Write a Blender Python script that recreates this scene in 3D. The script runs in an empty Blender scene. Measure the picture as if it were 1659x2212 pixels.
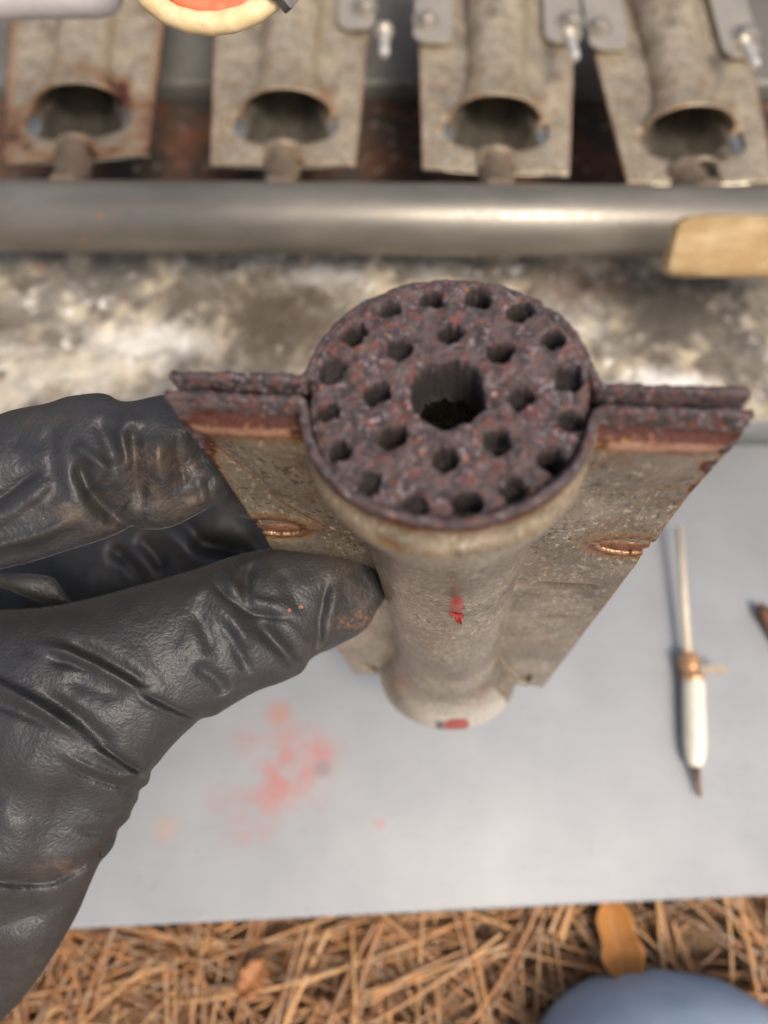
import bpy, math, random
import numpy as np
from mathutils import Matrix, Vector

random.seed(7)
rng = np.random.default_rng(11)
MM = 0.001
scene = bpy.context.scene
COL = scene.collection

# ---------------------------------------------------------------- camera, sky, sun, exposure
CAMH, TILT, FPX, CX, CY = 330.0, math.radians(22), 1597.5, 829.5, 1106.0
cam_d = bpy.data.cameras.new("camera")
cam = bpy.data.objects.new("camera", cam_d)
COL.objects.link(cam)
cam.location = (0, 0, CAMH * MM)
cam.rotation_euler = (TILT, 0, 0)
cam_d.sensor_fit = 'VERTICAL'
cam_d.sensor_height = 36
cam_d.lens = 26
cam_d.clip_start = 0.005
cam_d.clip_end = 60
cam_d.dof.use_dof = True
cam_d.dof.focus_distance = 0.156
cam_d.dof.aperture_fstop = 8.0
scene.camera = cam

SUN_EL, SUN_AZ = math.radians(58), math.radians(-55)      # azimuth from +X
sdir = Vector((math.cos(SUN_EL) * math.cos(SUN_AZ), math.cos(SUN_EL) * math.sin(SUN_AZ), math.sin(SUN_EL)))
world = bpy.data.worlds.new("World")
scene.world = world
world.use_nodes = True
wn, wl = world.node_tree.nodes, world.node_tree.links
bg = wn["Background"]
sky = wn.new("ShaderNodeTexSky")
sky.sky_type = 'NISHITA'
sky.sun_disc = False
sky.sun_elevation = SUN_EL
sky.sun_rotation = math.atan2(sdir.x, sdir.y)
sky.air_density = 1.0
sky.dust_density = 6.0
sky.ozone_density = 0.5
wl.new(sky.outputs[0], bg.inputs[0])
bg.inputs[1].default_value = 0.085
sun_d = bpy.data.lights.new("sun", 'SUN')
sun_d.energy = 1.5
sun_d.angle = math.radians(20)
sun_d.color = (1.0, 0.92, 0.82)
sun = bpy.data.objects.new("sun", sun_d)
COL.objects.link(sun)
sun.rotation_euler = (-sdir).to_track_quat('-Z', 'Y').to_euler()
scene.view_settings.view_transform = 'Standard'
scene.view_settings.look = 'None'
scene.view_settings.exposure = 0.95
scene.view_settings.gamma = 1

# ---------------------------------------------------------------- geometry helpers (millimetres)
Rv = np.array([1.0, 0, 0])
Uv = np.array([0, math.cos(TILT), math.sin(TILT)])
Fv = np.array([0, math.sin(TILT), -math.cos(TILT)])
Cv = np.array([0, 0, CAMH])


def cam2w(p):
    p = np.asarray(p, float)
    return Cv + p[..., 0:1] * Rv - p[..., 1:2] * Uv + p[..., 2:3] * Fv


def vec2w(p):
    p = np.asarray(p, float)
    return p[0] * Rv - p[1] * Uv + p[2] * Fv


def at(px, py, depth):
    px, py, depth = np.broadcast_arrays(np.asarray(px, float), np.asarray(py, float), np.asarray(depth, float))
    return cam2w(np.stack([(px - CX) / FPX * depth, (py - CY) / FPX * depth, depth], -1))


def on(px, py, z):
    v = (CY - py) / FPX
    d = (CAMH - z) / (math.cos(TILT) - v * math.sin(TILT))
    return at(px, py, d)


def _hash(i, j, k, s):
    h = (i * 374761393 + j * 668265263 + k * 2147483647 + s * 974711) & 0xFFFFFFFF
    h = ((h ^ (h >> 13)) * 1274126177) & 0xFFFFFFFF
    return ((h ^ (h >> 16)) & 0xFFFF) / 32767.5 - 1.0


def noise(x, y, z=0.0, seed=0):
    x, y, z = np.broadcast_arrays(np.asarray(x, float), np.asarray(y, float), np.asarray(z, float))
    xi, yi, zi = np.floor(x).astype(np.int64), np.floor(y).astype(np.int64), np.floor(z).astype(np.int64)
    fx, fy, fz = x - xi, y - yi, z - zi
    fx, fy, fz = [t * t * (3 - 2 * t) for t in (fx, fy, fz)]
    r = 0
    for a in (0, 1):
        for b in (0, 1):
            for c in (0, 1):
                w = (fx if a else 1 - fx) * (fy if b else 1 - fy) * (fz if c else 1 - fz)
                r = r + w * _hash(xi + a, yi + b, zi + c, seed)
    return r


def fbm(x, y, z=0.0, seed=0, octv=3):
    r, a = 0, 1.0
    for o in range(octv):
        r = r + a * noise(x * 2 ** o, y * 2 ** o, z * 2 ** o, seed + o * 17)
        a *= 0.5
    return r


def sstep(a, b, x):
    t = np.clip((x - a) / (b - a), 0, 1)
    return t * t * (3 - 2 * t)


def mesh(name, verts, faces, mat=None, smooth=True, attrs=None):
    """verts in mm"""
    me = bpy.data.meshes.new(name)
    verts = np.asarray(verts, float) * MM
    if isinstance(faces, np.ndarray):
        n, k = faces.shape
        me.vertices.add(len(verts))
        me.vertices.foreach_set("co", verts.ravel())
        me.loops.add(n * k)
        me.loops.foreach_set("vertex_index", faces.astype(np.int32).ravel())
        me.polygons.add(n)
        me.polygons.foreach_set("loop_start", np.arange(0, n * k, k, dtype=np.int32))
        me.polygons.foreach_set("loop_total", np.full(n, k, dtype=np.int32))
        me.update(calc_edges=True)
        me.validate()
    else:
        me.from_pydata([tuple(v) for v in verts], [], [tuple(f) for f in faces])
    me.polygons.foreach_set("use_smooth", np.full(len(me.polygons), smooth))
    for k2, a in (attrs or {}).items():
        at_ = me.attributes.new(k2, 'FLOAT', 'POINT')
        at_.data.foreach_set("value", np.asarray(a, np.float32))
    if mat:
        me.materials.append(mat)
    me.update()
    return me


def obj(name, me, parent=None, loc=None, M=None):
    o = bpy.data.objects.new(name, me)
    COL.objects.link(o)
    if parent is not None:
        o.parent = parent
    if M is not None:
        o.matrix_world = M
    if loc is not None:
        o.location = Vector(loc) * MM
    return o


def tag(o, label=None, cat=None, group=None, kind=None):
    if label: o["label"] = label
    if cat: o["category"] = cat
    if group: o["group"] = group
    if kind: o["kind"] = kind
    return o


def grid_faces(nu, nv, keep=None):
    i, j = np.meshgrid(np.arange(nu - 1), np.arange(nv - 1), indexing='ij')
    f = np.stack([i * nv + j, i * nv + j + 1, (i + 1) * nv + j + 1, (i + 1) * nv + j], -1)
    if keep is not None:
        return f[keep]
    return f.reshape(-1, 4)


def lathe(profile, p0, p1, n=32):
    """profile [(t along 0..len mm, radius)], from p0 toward p1"""
    p0, p1 = np.array(p0, float), np.array(p1, float)
    ax = p1 - p0; ax /= np.linalg.norm(ax)
    s = np.cross(ax, [0, 0, 1.0]) if abs(ax[2]) < .9 else np.cross(ax, [1.0, 0, 0])
    s /= np.linalg.norm(s); t = np.cross(s, ax)
    V, F = [], []
    for (d, r) in profile:
        for k in range(n):
            a = 2 * math.pi * k / n
            V.append(p0 + ax * d + s * r * math.cos(a) + t * r * math.sin(a))
    m = len(profile)
    for i in range(m - 1):
        for k in range(n):
            F.append((i * n + k, i * n + (k + 1) % n, (i + 1) * n + (k + 1) % n, (i + 1) * n + k))
    F.append(tuple(range(n)))
    F.append(tuple(reversed(range((m - 1) * n, m * n))))
    return V, F


def tube(path, rad, n=12, cap=True):
    path = np.asarray(path, float)
    m = len(path)
    rad = np.broadcast_to(np.asarray(rad, float), (m,))
    T = np.gradient(path, axis=0); T /= np.linalg.norm(T, axis=1)[:, None] + 1e-12
    ref = np.array([0.13, 0.21, 0.97])
    V, F = [], []
    s = np.cross(T[0], ref); s /= np.linalg.norm(s)
    for i in range(m):
        s = s - T[i] * s.dot(T[i]); s /= np.linalg.norm(s) + 1e-12
        b = np.cross(T[i], s)
        for k in range(n):
            a = 2 * math.pi * k / n
            V.append(path[i] + rad[i] * (math.cos(a) * s + math.sin(a) * b))
    for i in range(m - 1):
        for k in range(n):
            F.append((i * n + k, i * n + (k + 1) % n, (i + 1) * n + (k + 1) % n, (i + 1) * n + k))
    if cap:
        F.append(tuple(reversed(range(n)))); F.append(tuple(range((m - 1) * n, m * n)))
    return V, F


def join(parts):
    V, F, o = [], [], 0
    for v, f in parts:
        V += list(v); F += [tuple(i + o for i in q) for q in f]; o += len(v)
    return V, F


def box(x0, x1, y0, y1, z0, z1):
    V = [(x, y, z) for z in (z0, z1) for y in (y0, y1) for x in (x0, x1)]
    return V, [(0, 2, 3, 1), (4, 5, 7, 6), (0, 1, 5, 4), (2, 6, 7, 3), (0, 4, 6, 2), (1, 3, 7, 5)]


# ---------------------------------------------------------------- materials
class Mat:
    def __init__(s, name, rough=0.5, metal=0.0, spec=0.5):
        s.m = bpy.data.materials.new(name); s.m.use_nodes = True
        s.n, s.l = s.m.node_tree.nodes, s.m.node_tree.links
        s.b = s.n["Principled BSDF"]
        s.b.inputs["Roughness"].default_value = rough
        s.b.inputs["Metallic"].default_value = metal
        s.b.inputs["Specular IOR Level"].default_value = spec
        tc = s.n.new("ShaderNodeTexCoord")
        mp = s.n.new("ShaderNodeMapping"); mp.inputs["Scale"].default_value = (1000, 1000, 1000)
        s.l.new(tc.outputs["Object"], mp.inputs["Vector"])
        s.co = mp.outputs[0]

    def inp(s, sock, v):
        if isinstance(v, (int, float)): sock.default_value = v
        elif isinstance(v, tuple): sock.default_value = (*v, 1.0) if len(v) == 3 and sock.type == 'RGBA' else v
        else: s.l.new(v, sock)

    def scaled(s, sc):
        mp = s.n.new("ShaderNodeMapping"); mp.inputs["Scale"].default_value = sc
        s.l.new(s.co, mp.inputs["Vector"]); return mp.outputs[0]

    def noise(s, scale, detail=3, rough=0.55, co=None, dist=0.0):
        t = s.n.new("ShaderNodeTexNoise"); t.inputs["Scale"].default_value = scale
        t.inputs["Detail"].default_value = detail; t.inputs["Roughness"].default_value = rough
        t.inputs["Distortion"].default_value = dist
        s.l.new(co or s.co, t.inputs["Vector"]); return t.outputs["Fac"]

    def vor(s, scale, feat='F1', co=None):
        t = s.n.new("ShaderNodeTexVoronoi"); t.feature = feat; t.inputs["Scale"].default_value = scale
        s.l.new(co or s.co, t.inputs["Vector"]); return t.outputs["Distance"]

    def ramp(s, fac, a, b, lo=0.0, hi=1.0):
        t = s.n.new("ShaderNodeMapRange"); t.inputs["From Min"].default_value = a; t.inputs["From Max"].default_value = b
        t.inputs["To Min"].default_value = lo; t.inputs["To Max"].default_value = hi; t.clamp = True
        s.l.new(fac, t.inputs["Value"]); return t.outputs["Result"]

    def mix(s, fac, a, b):
        t = s.n.new("ShaderNodeMix"); t.data_type = 'RGBA'
        s.inp(t.inputs["Factor"], fac); s.inp(t.inputs[6], a); s.inp(t.inputs[7], b)
        return t.outputs[2]

    def math(s, op, a, b=0.0):
        t = s.n.new("ShaderNodeMath"); t.operation = op
        s.inp(t.inputs[0], a); s.inp(t.inputs[1], b); return t.outputs[0]

    def attr(s, name):
        t = s.n.new("ShaderNodeAttribute"); t.attribute_name = name; return t.outputs["Fac"]

    def blob(s, cx, cy, rx, ry):
        """1 at the centre of an ellipse in object mm (x,y), 0 outside"""
        mp = s.n.new("ShaderNodeMapping"); mp.vector_type = 'TEXTURE'
        mp.inputs["Location"].default_value = (cx, cy, 0); mp.inputs["Scale"].default_value = (rx, ry, 1e6)
        s.l.new(s.co, mp.inputs["Vector"])
        g = s.n.new("ShaderNodeVectorMath"); g.operation = 'LENGTH'; s.l.new(mp.outputs[0], g.inputs[0])
        return s.ramp(g.outputs["Value"], 1.0, 0.0)

    def bump(s, h, dist, strength=1.0, normal=None):
        t = s.n.new("ShaderNodeBump"); t.inputs["Distance"].default_value = dist * MM
        t.inputs["Strength"].default_value = strength
        s.l.new(h, t.inputs["Height"])
        if normal is not None: s.l.new(normal, t.inputs["Normal"])
        return t.outputs[0]

    def out(s, color=None, rough=None, metal=None, normal=None):
        if color is not None: s.inp(s.b.inputs["Base Color"], color)
        if rough is not None: s.inp(s.b.inputs["Roughness"], rough)
        if metal is not None: s.inp(s.b.inputs["Metallic"], metal)
        if normal is not None: s.l.new(normal, s.b.inputs["Normal"])
        return s.m


def crust_nodes(m):
    c = m.mix(m.ramp(m.noise(0.33, 5, 0.65), 0.40, 0.60), (0.118, 0.084, 0.080), (0.046, 0.034, 0.034))
    c = m.mix(m.math("MULTIPLY", m.ramp(m.noise(0.6, 5, 0.7), 0.52, 0.62), 0.85), c, (0.20, 0.065, 0.050))
    c = m.mix(m.math("MULTIPLY", m.ramp(m.noise(0.85, 5, 0.78), 0.535, 0.63), m.ramp(m.noise(0.16, 3), 0.38, 0.58, 0.2, 0.85)), c, (0.36, 0.33, 0.355))
    c = m.mix(m.ramp(m.noise(0.8, 3, 0.5, dist=.4), 0.66, 0.72), c, (0.46, 0.16, 0.06))
    c = m.mix(m.ramp(m.noise(2.6, 3, 0.7), 0.33, 0.42), (0.028, 0.018, 0.018), c)
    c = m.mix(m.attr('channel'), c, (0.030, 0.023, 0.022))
    h = m.math('ADD', m.noise(1.3, 6, 0.7), m.math('MULTIPLY', m.noise(4.0, 3, 0.6), 0.45))
    return c, h


def mat_crust():
    m = Mat("crusted_rust", rough=0.72, spec=0.4)
    c, h = crust_nodes(m)
    n = m.bump(h, 0.55, 1.0)
    return m.out(c, m.ramp(m.noise(2.0, 3), 0.3, 0.7, 0.5, 0.85), None, n)


def mat_shell(name, tint=1.0, rustbias=0.0, mt=0.62):
    m = Mat(name)
    base = m.mix(m.ramp(m.noise(0.06, 5, 0.6), 0.35, 0.65), (0.53 * tint, 0.435 * tint, 0.305 * tint), (0.36 * tint, 0.30 * tint, 0.22 * tint))
    base = m.mix(m.ramp(m.noise(0.16, 4, 0.6), 0.50, 0.72), base, (0.30 * tint, 0.225 * tint, 0.125 * tint))
    # fine pepper of dark pits and pale grains
    dk = m.math("MULTIPLY", m.ramp(m.noise(0.75, 5, 0.8), 0.535, 0.575), m.ramp(m.noise(0.07, 4), 0.40, 0.58, 0.25, 1.0))
    base = m.mix(m.math('MULTIPLY', dk, 1.0), base, (0.035, 0.028, 0.024))
    lt = m.math("MULTIPLY", m.ramp(m.noise(0.9, 5, 0.8, co=m.scaled((1.0, 0.5, 1.0))), 0.555, 0.595), m.ramp(m.noise(0.09, 3), 0.38, 0.55, 0.35, 1.0))
    base = m.mix(m.math('MULTIPLY', lt, 0.95), base, (0.75, 0.66, 0.50))
    base = m.mix(m.math("MULTIPLY", m.ramp(m.noise(0.045, 5, 0.6, dist=.5), 0.45, 0.68), 0.7), base, (0.15 * tint, 0.118 * tint, 0.085 * tint))
    soft = m.ramp(m.noise(0.11, 5, 0.65, dist=1.0), 0.60 - rustbias, 0.72 - rustbias)
    base = m.mix(m.math('MULTIPLY', soft, 0.65), base, (0.30, 0.12, 0.035))
    r = m.attr("rust")
    rn = m.math('ADD', r, m.ramp(m.noise(0.9, 4, 0.65), 0.2, 0.8, -0.28, 0.28))
    och = m.math("MULTIPLY", m.ramp(rn, 0.12, 0.34), 0.8)
    col = m.mix(och, base, (0.34, 0.17, 0.07))
    brn = m.ramp(rn, 0.36, 0.62)
    col = m.mix(brn, col, (0.075, 0.022, 0.015))
    cc, ch = crust_nodes(m)
    full = m.ramp(rn, 0.78, 1.0)
    col = m.mix(full, col, cc)
    col = m.mix(m.attr("pale"), col, (0.80, 0.74, 0.62))  # sunlight on the rear bell, put into the base colour
    p = m.attr("paint")
    pn = m.ramp(m.math('ADD', p, m.ramp(m.noise(2.0, 3), 0, 1, -0.4, 0.4)), 0.45, 0.6)
    col = m.mix(pn, col, (0.30, 0.040, 0.026))
    col = m.mix(m.attr("dark_mark"), col, (0.012, 0.011, 0.010))
    bare_glint = m.attr("bare_glint")
    col = m.mix(m.math("MULTIPLY", bare_glint, 0.85), col, (0.74, 0.44, 0.32))  # burnished copper ridge, with its thin highlight put into the colour
    metal = m.math('MULTIPLY', m.ramp(rn, 0.85, 0.60), mt)
    metal = m.math('MULTIPLY', metal, m.math('SUBTRACT', 1.0, pn))
    rough = m.ramp(rn, 0.35, 0.95, 0.30, 0.75)
    metal = m.math('MAXIMUM', metal, bare_glint)
    rough = m.math('SUBTRACT', rough, m.math('MULTIPLY', bare_glint, 0.36))
    rough = m.math('ADD', rough, m.ramp(m.noise(0.7, 3), 0.3, 0.7, -0.06, 0.10))
    n1 = m.bump(m.math('MULTIPLY', m.noise(2.1, 5, 0.65), 1.0), 0.16, 0.8)
    n2 = m.bump(m.math('MULTIPLY', ch, full), 0.55, 1.0, n1)
    return m.out(col, rough, metal, n2)


M_CRUST = mat_crust()
M_SHELL = mat_shell("oxidised_sheet_steel", 0.80, 0.03)
M_SHELL_BG = mat_shell("dusty_galvanised_sheet", 0.98, 0.04, 0.45)


def mat_glove():
    m = Mat("black_nitrile", rough=0.45, spec=0.5)
    fine = m.noise(1.35, 2, 0.5)
    col = m.mix(m.ramp(m.noise(0.12, 4), 0.35, 0.7), (0.024, 0.024, 0.026), (0.034, 0.033, 0.033))
    d = m.math('MULTIPLY', m.attr("dust"), m.ramp(m.noise(0.35, 5, 0.65), 0.42, 0.68, 0, .7))
    col = m.mix(d, col, (0.105, 0.070, 0.042))
    sp = m.ramp(m.noise(3.6, 1, 0.5), 0.79, 0.83)
    col = m.mix(m.math('MULTIPLY', sp, m.ramp(m.noise(0.09, 3), 0.45, 0.7, 0.1, 1.0)), col, (0.55, 0.47, 0.33))
    o = m.math('MULTIPLY', m.attr("smear"), m.ramp(m.noise(0.9, 4, 0.7), 0.45, 0.62))
    col = m.mix(m.math('MULTIPLY', o, 0.7), col, (0.26, 0.13, 0.06))
    pk = m.ramp(m.attr("paint"), 0.45, 0.6)
    col = m.mix(m.math("MULTIPLY", pk, 0.8), col, (0.36, 0.12, 0.08))
    h = m.math('ADD', m.math('MULTIPLY', fine, 1.0), m.math('MULTIPLY', m.noise(0.4, 2), 0.35))
    n = m.bump(h, 0.24, 1.0)
    rough = m.math('ADD', m.ramp(fine, 0.3, 0.7, 0.46, 0.56), m.math('MULTIPLY', d, 0.25))
    return m.out(col, rough, None, n)


M_GLOVE = mat_glove()
M_COPPER = None


def simple(name, c1, c2, scale=0.3, rough=0.5, metal=0.0, bump=0.0, bs=1.0, spec=0.5, spot=None):
    m = Mat(name, rough, metal, spec)
    col = m.mix(m.ramp(m.noise(scale, 4), 0.35, 0.65), c1, c2)
    if spot:
        col = m.mix(m.ramp(m.noise(spot[1], 4, 0.65), spot[2], spot[2] + 0.08), col, spot[0])
    n = m.bump(m.noise(bs, 4, 0.6), bump) if bump else None
    return m.out(col, None, None, n)


M_COPPER = simple("heat_tinted_copper_brown", (0.15, 0.062, 0.035), (0.30, 0.15, 0.085), 0.4, 0.32, 0.55, 0.2, 1.0, spot=((0.16, 0.05, 0.03), .7, .58))

# ================================================================ THE GAS BURNER (one mesh set, used five times)
PB = np.array([9.868, -18.622, 115.0])
aB = np.array([0.07632, 0.44760, 0.89071]); aB /= np.linalg.norm(aB)
lB = np.array([0.99275, 0.04910, -0.10974]); lB -= aB * lB.dot(aB); lB /= np.linalg.norm(lB)
nB = -np.cross(lB, aB)
LB = 177.0
UE = 144.0                                    # where the bell mouth of the upper sheet ends


def wid(u): return np.interp(u, [0, LB], [45.3, 34.6])
def rad_v(u): return np.interp(u, [0, 8, 12, 17, 24, 34, 60, 95, 135, 150, 162, 170, 177], [22.3, 22.2, 21.6, 19.9, 18.2, 17.2, 16.0, 15.0, 15.2, 18.0, 22.6, 23.8, 23.8])
def rad_n(u): return np.interp(u, [0, 8, 12, 17, 24, 34, 60, 95, 135, 150, 162, 170, 177], [20.3, 20.1, 19.4, 17.6, 16.5, 16.1, 15.6, 14.8, 14.2, 14.4, 15.6, 17.0, 17.9])
def rad_nc(u): return np.interp(u, [0, 142, 151, 158, 164, 169, 173, 177], [15, 15.0, 14.0, 11.6, 8.4, 5.2, 2.5, 0.6])
def rad_nu(u): return np.interp(u, [0, 8, 20, 35, 60, 95, 118, 130, 138, 144, 177], [20.6, 20.5, 19.9, 18.0, 14.5, 11.5, 11.0, 11.8, 13.0, 14.0, 14.0])
def rad_vu(u): return np.interp(u, [0, 8, 20, 35, 60, 95, 118, 130, 138, 144, 177], [22.3, 22.2, 21.6, 19.4, 16.5, 14.5, 14.3, 16.2, 19.4, 22.3, 22.3])


def crease_u(v):
    a = np.abs(v)
    return np.interp(a, [18, 25, 34, 42, 46], [58, 51, 38, 12, 8])


def pocket(u, v):
    uc = crease_u(v)
    ridge = 1.95 + 2.15 * sstep(3.8, 7.0, u + 0 * v)
    down = 4.1 * np.clip((uc - u) / np.maximum(uc - 7.0, 0.5), 0, 1) ** 0.85
    h = np.where(u < 7.0, ridge, down)
    near_edge = sstep(45.5, 41.5, np.abs(v) + (45.3 - wid(u)))
    base = 1.95 - 1.28 * sstep(7, 30, u)
    return base + np.maximum(h - base, 0) * near_edge


def build_shell(side, closed=False):
    du = 0.5
    us = np.arange(0, LB + 0.01, du)
    NF, NA = 52, 72
    rows_v, rows_h = [], []
    for u in us:
        w, r, hn = wid(u), (rad_v(u) if side > 0 else rad_vu(u)), (rad_nc(u) if closed and u > 100 else rad_n(u) if side > 0 else rad_nu(u))
        if side < 0 and u > UE:
            v = np.linspace(w, -w, 2 * NF + NA)
            h = np.zeros_like(v) + 0.65
            boss = np.sqrt(np.clip(80 - v * v, 0, None)) * sstep(163, 169, u)
            h = h + 0.8 * boss
        else:
            vf = np.linspace(w, r + 0.6, NF)
            th = np.linspace(0, math.pi, NA + 2)[1:-1]
            v = np.concatenate([vf, r * np.cos(th), -vf[::-1]])
            hb = pocket(u, np.array([r]))[0]
            h = np.concatenate([pocket(u, vf), hb + hn * np.sin(th), pocket(u, vf)[::-1]])
            for _ in range(5):
                v[1:-1] = (v[:-2] + 2 * v[1:-1] + v[2:]) / 4
                h[1:-1] = (h[:-2] + 2 * h[1:-1] + h[2:]) / 4
        rows_v.append(v); rows_h.append(h)
    V = np.array(rows_v); Hh = np.array(rows_h)
    U = np.repeat(us[:, None], V.shape[1], 1)
    for _ in range(3):                                  # soften along the length (not across the mouth)
        Hs = Hh.copy()
        Hs[1:-1] = (Hh[:-2] + 2 * Hh[1:-1] + Hh[2:]) / 4
        if side < 0:
            k = int(UE / du); Hs[k - 1:k + 3] = Hh[k - 1:k + 3]
        Hh = Hs
    nu, nv = V.shape
    # details: lanced slots near the edges, crease, pits
    keep = np.ones((nu - 1, nv - 1), bool)
    Uc = (U[:-1, :-1] + U[1:, 1:]) / 2; Vc = (V[:-1, :-1] + V[1:, 1:]) / 2
    rust = np.zeros_like(U); paint = np.zeros_like(U); dark_mark = np.zeros_like(U)
    bare_glint = 1.1 * np.exp(-((U - 6.8) / 0.45) ** 2) * (np.abs(V) > 25.5) * sstep(43.5, 41, np.abs(V)) * (0.75 + 0.35 * fbm(V / 3, U / 2, 0, 77))  # mask for the burnished ridge and its painted highlight
    if side > 0:
        for s in (-1, 1):
            e = np.sqrt(((V - s * 38.0) / 7.6) ** 2 + ((U - 51.0) / 5.4) ** 2)
            Hh += 0.45 * np.exp(-((e - 1.1) / 0.3) ** 2) * (U < 51.0) * (np.abs(V) > 22)
            Hh -= 0.5 * np.exp(-((e - 1.1) / 0.3) ** 2) * (U >= 51.0) * (np.abs(V) > 22)
            ec = np.sqrt(((Vc - s * 38.6) / 6.8) ** 2 + ((Uc - 51.0) / 4.3) ** 2)
            keep &= ec > 1
            rust += 0.50 * np.exp(-((e - 1.0) / 0.35) ** 2) * (np.abs(V) > 22)
            ee = ((Vc - s * 27.4) / 2.3) ** 2 + ((Uc - 166.0) / 7.0) ** 2
            keep &= ee > 1
        dark_mark += 0.55 * np.exp(-((U - 75.6) / 0.8) ** 2) * sstep(20, 22, V) * sstep(37, 34, V)  # darker line along the pressed crease
        Hh -= 0.8 * np.exp(-((U - 75) / 1.0) ** 2) * sstep(20, 22, V) * sstep(37, 34, V)
        pit = np.exp(-(((V + 7.5) / 2.0) ** 2 + ((U - 7.0) / 0.8) ** 2) * 1.2)
        Hh -= 0.9 * pit * (Hh > 12); rust += 0.6 * pit * (Hh > 12)
        cr = np.abs(U - crease_u(V))
        rust += 0.42 * np.exp(-(cr / 0.9) ** 2) * (np.abs(V) > 24) * (0.7 + 0.5 * (V < 0)) * (V < 60)
    else:
        Hole = (np.abs(Vc) / 25.5) ** 2.6 + (np.abs(Uc - (UE + 7.0)) / 14.0) ** 2.6 < 1
        keep &= ~((Uc > UE) & Hole)
        k = int(UE / du)
        inn = np.abs(Vc[k]) < 23.5
        keep[k][inn] = False
        keep &= ~((Uc > 167.5) & (np.abs(Vc) < 7.0) & (Uc > 171))
        rust += 0.16 * np.exp(-((U - UE) / 1.5) ** 2) * (np.abs(V) < 25)
    # rust: crusted front lip, edges
    edge = wid(U) - np.abs(V)
    nzz = 1.3 * fbm(U * 0.25, V * 0.25, 0, 5)
    front = 1.30 - (U - 1.2 + nzz * 0.7) / 7.0
    head = np.abs(V) < 23.2
    front = np.where(head, 1.25 - (U - 0.2 + nzz * 0.5) / 2.6, front)
    rust = np.maximum(rust, np.clip(front, 0, 1.2))
    corner = 1.25 - (edge * 0.55 + np.maximum(U - 4, 0) * 0.12 + nzz) / 2.6
    rust = np.maximum(rust, np.clip(corner, 0, 1.1) * (U < 60))
    rust = np.maximum(rust, 0.42 * np.exp(-(edge / (0.5 + 0.3 * np.clip(nzz, -1, 1))) ** 2))
    # ragged, scaly lip geometry
    amp = sstep(8, 2, U) * np.where(head, sstep(5, 1.0, U), 1.0)
    Hh = Hh + np.where(head, 0, 1.0) * 0.0 + amp * (0.17 * fbm(U * 0.8, V * 0.8, 0, 21) + 0.15 * fbm(U * 2.2, V * 2.2, 0, 22))
    U2 = U + amp * 0.30 * fbm(V * 0.7, Hh * 0.7, 0, 31) * sstep(3, 0, U)
    V2 = V + 0.25 * fbm(U * 0.9, Hh * 0.3, 0, 41) * sstep(40, 10, U) * sstep(2.0, 0.3, edge) * np.sign(V)
    Hh = Hh + 0.10 * fbm(U * 0.07, V * 0.07, 0, 51, 4)
    Hh = Hh + 0.035 * fbm(U * 0.5, V * 0.5, 0, 61, 2)
    X = np.stack([-V2, U2, side * Hh], -1).reshape(-1, 3)
    F = grid_faces(nu, nv, keep)
    if side > 0:
        F = F[:, ::-1]
    return X, F, dict(rust=rust.ravel(), paint=paint.ravel(), dark_mark=dark_mark.ravel(), bare_glint=np.clip(bare_glint, 0, 1).ravel()), (U, V, Hh)


def pick_tube(px, py):
    """local (u, v) on the lower sheet's tube that shows at a given picture point"""
    best = None
    for u in np.arange(2, 177, 1.0):
        for v in np.arange(-20, 20, 0.5):
            r, hn = rad_v(u), rad_n(u)
            if abs(v) > r: continue
            h = hn * math.sqrt(max(0, 1 - (v / r) ** 2)) + .75
            X = PB + aB * u + lB * v + nB * h
            e = (CX + FPX * X[0] / X[2] - px) ** 2 + (CY + FPX * X[1] / X[2] - py) ** 2
            if best is None or e < best[0]: best = (e, u, v, h)
    return best[1:]


XL, FL, AL, (UL, VL, HL) = build_shell(1)
XU, FU, AU, _ = build_shell(-1)
XC, FC, AC, _ = build_shell(1, True)
pu, pv, ph = pick_tube(985, 1305)
qu, qv, qh = pick_tube(966, 1343)
paint = np.zeros_like(UL)
tubeL = HL > 9
for (cu, cv, ru, rv, s) in ((pu - 1.0, pv + .2, 8.0, 1.5, 1.3), (pu + 1, pv - 0.8, 3.0, 0.9, 0.9), (qu, qv, 3.2, 2.6, 0.52), (qu - 3, qv + 2.4, 2.4, 1.4, .5)):
    paint = np.maximum(paint, s * np.exp(-(((UL - cu) / ru) ** 2 + ((VL - cv) / rv) ** 2)) * tubeL)
paint = np.maximum(paint, 1.25 * np.exp(-((VL - 4.0) / 4.6) ** 2) * sstep(162, 170, UL) * tubeL)
for k in range(9):
    cu, cv = rng.uniform(62, 120), rng.uniform(21, 34)
    paint = np.maximum(paint, 0.7 * np.exp(-(((UL - cu) / .8) ** 2 + ((VL - cv) / .8) ** 2)))
dark_mark = np.exp(-((VL + 1.6) / 1.3) ** 4) * sstep(166, 171, UL) * tubeL
AH = dict(AL); AH["paint"] = paint.ravel(); AH["pale"] = (0.85 * sstep(142, 168, UL + 3 * fbm(UL / 5, VL / 5, 0, 9)) * tubeL * sstep(-18, 0, VL)).ravel(); AH["dark_mark"] = np.maximum(dark_mark.ravel(), AL["dark_mark"])  # lighter rear and right of the bell: painted sunlight
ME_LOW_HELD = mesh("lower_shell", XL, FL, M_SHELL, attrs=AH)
ME_UP_HELD = mesh("upper_shell", XU, FU, M_SHELL, attrs=AU)
M_BOWL_BG = simple("bare_inner_steel", (0.48, 0.44, 0.36), (0.30, 0.27, 0.22), 0.12, 0.20, 0.85, 0.15, 0.5, spot=((0.30, 0.2, 0.12), .3, .66))
ME_LOW = mesh("lower_shell", XC, FC, M_BOWL_BG, attrs=AC)
ME_UP = mesh("upper_shell", XU, FU, M_SHELL_BG, attrs=AU)


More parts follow.
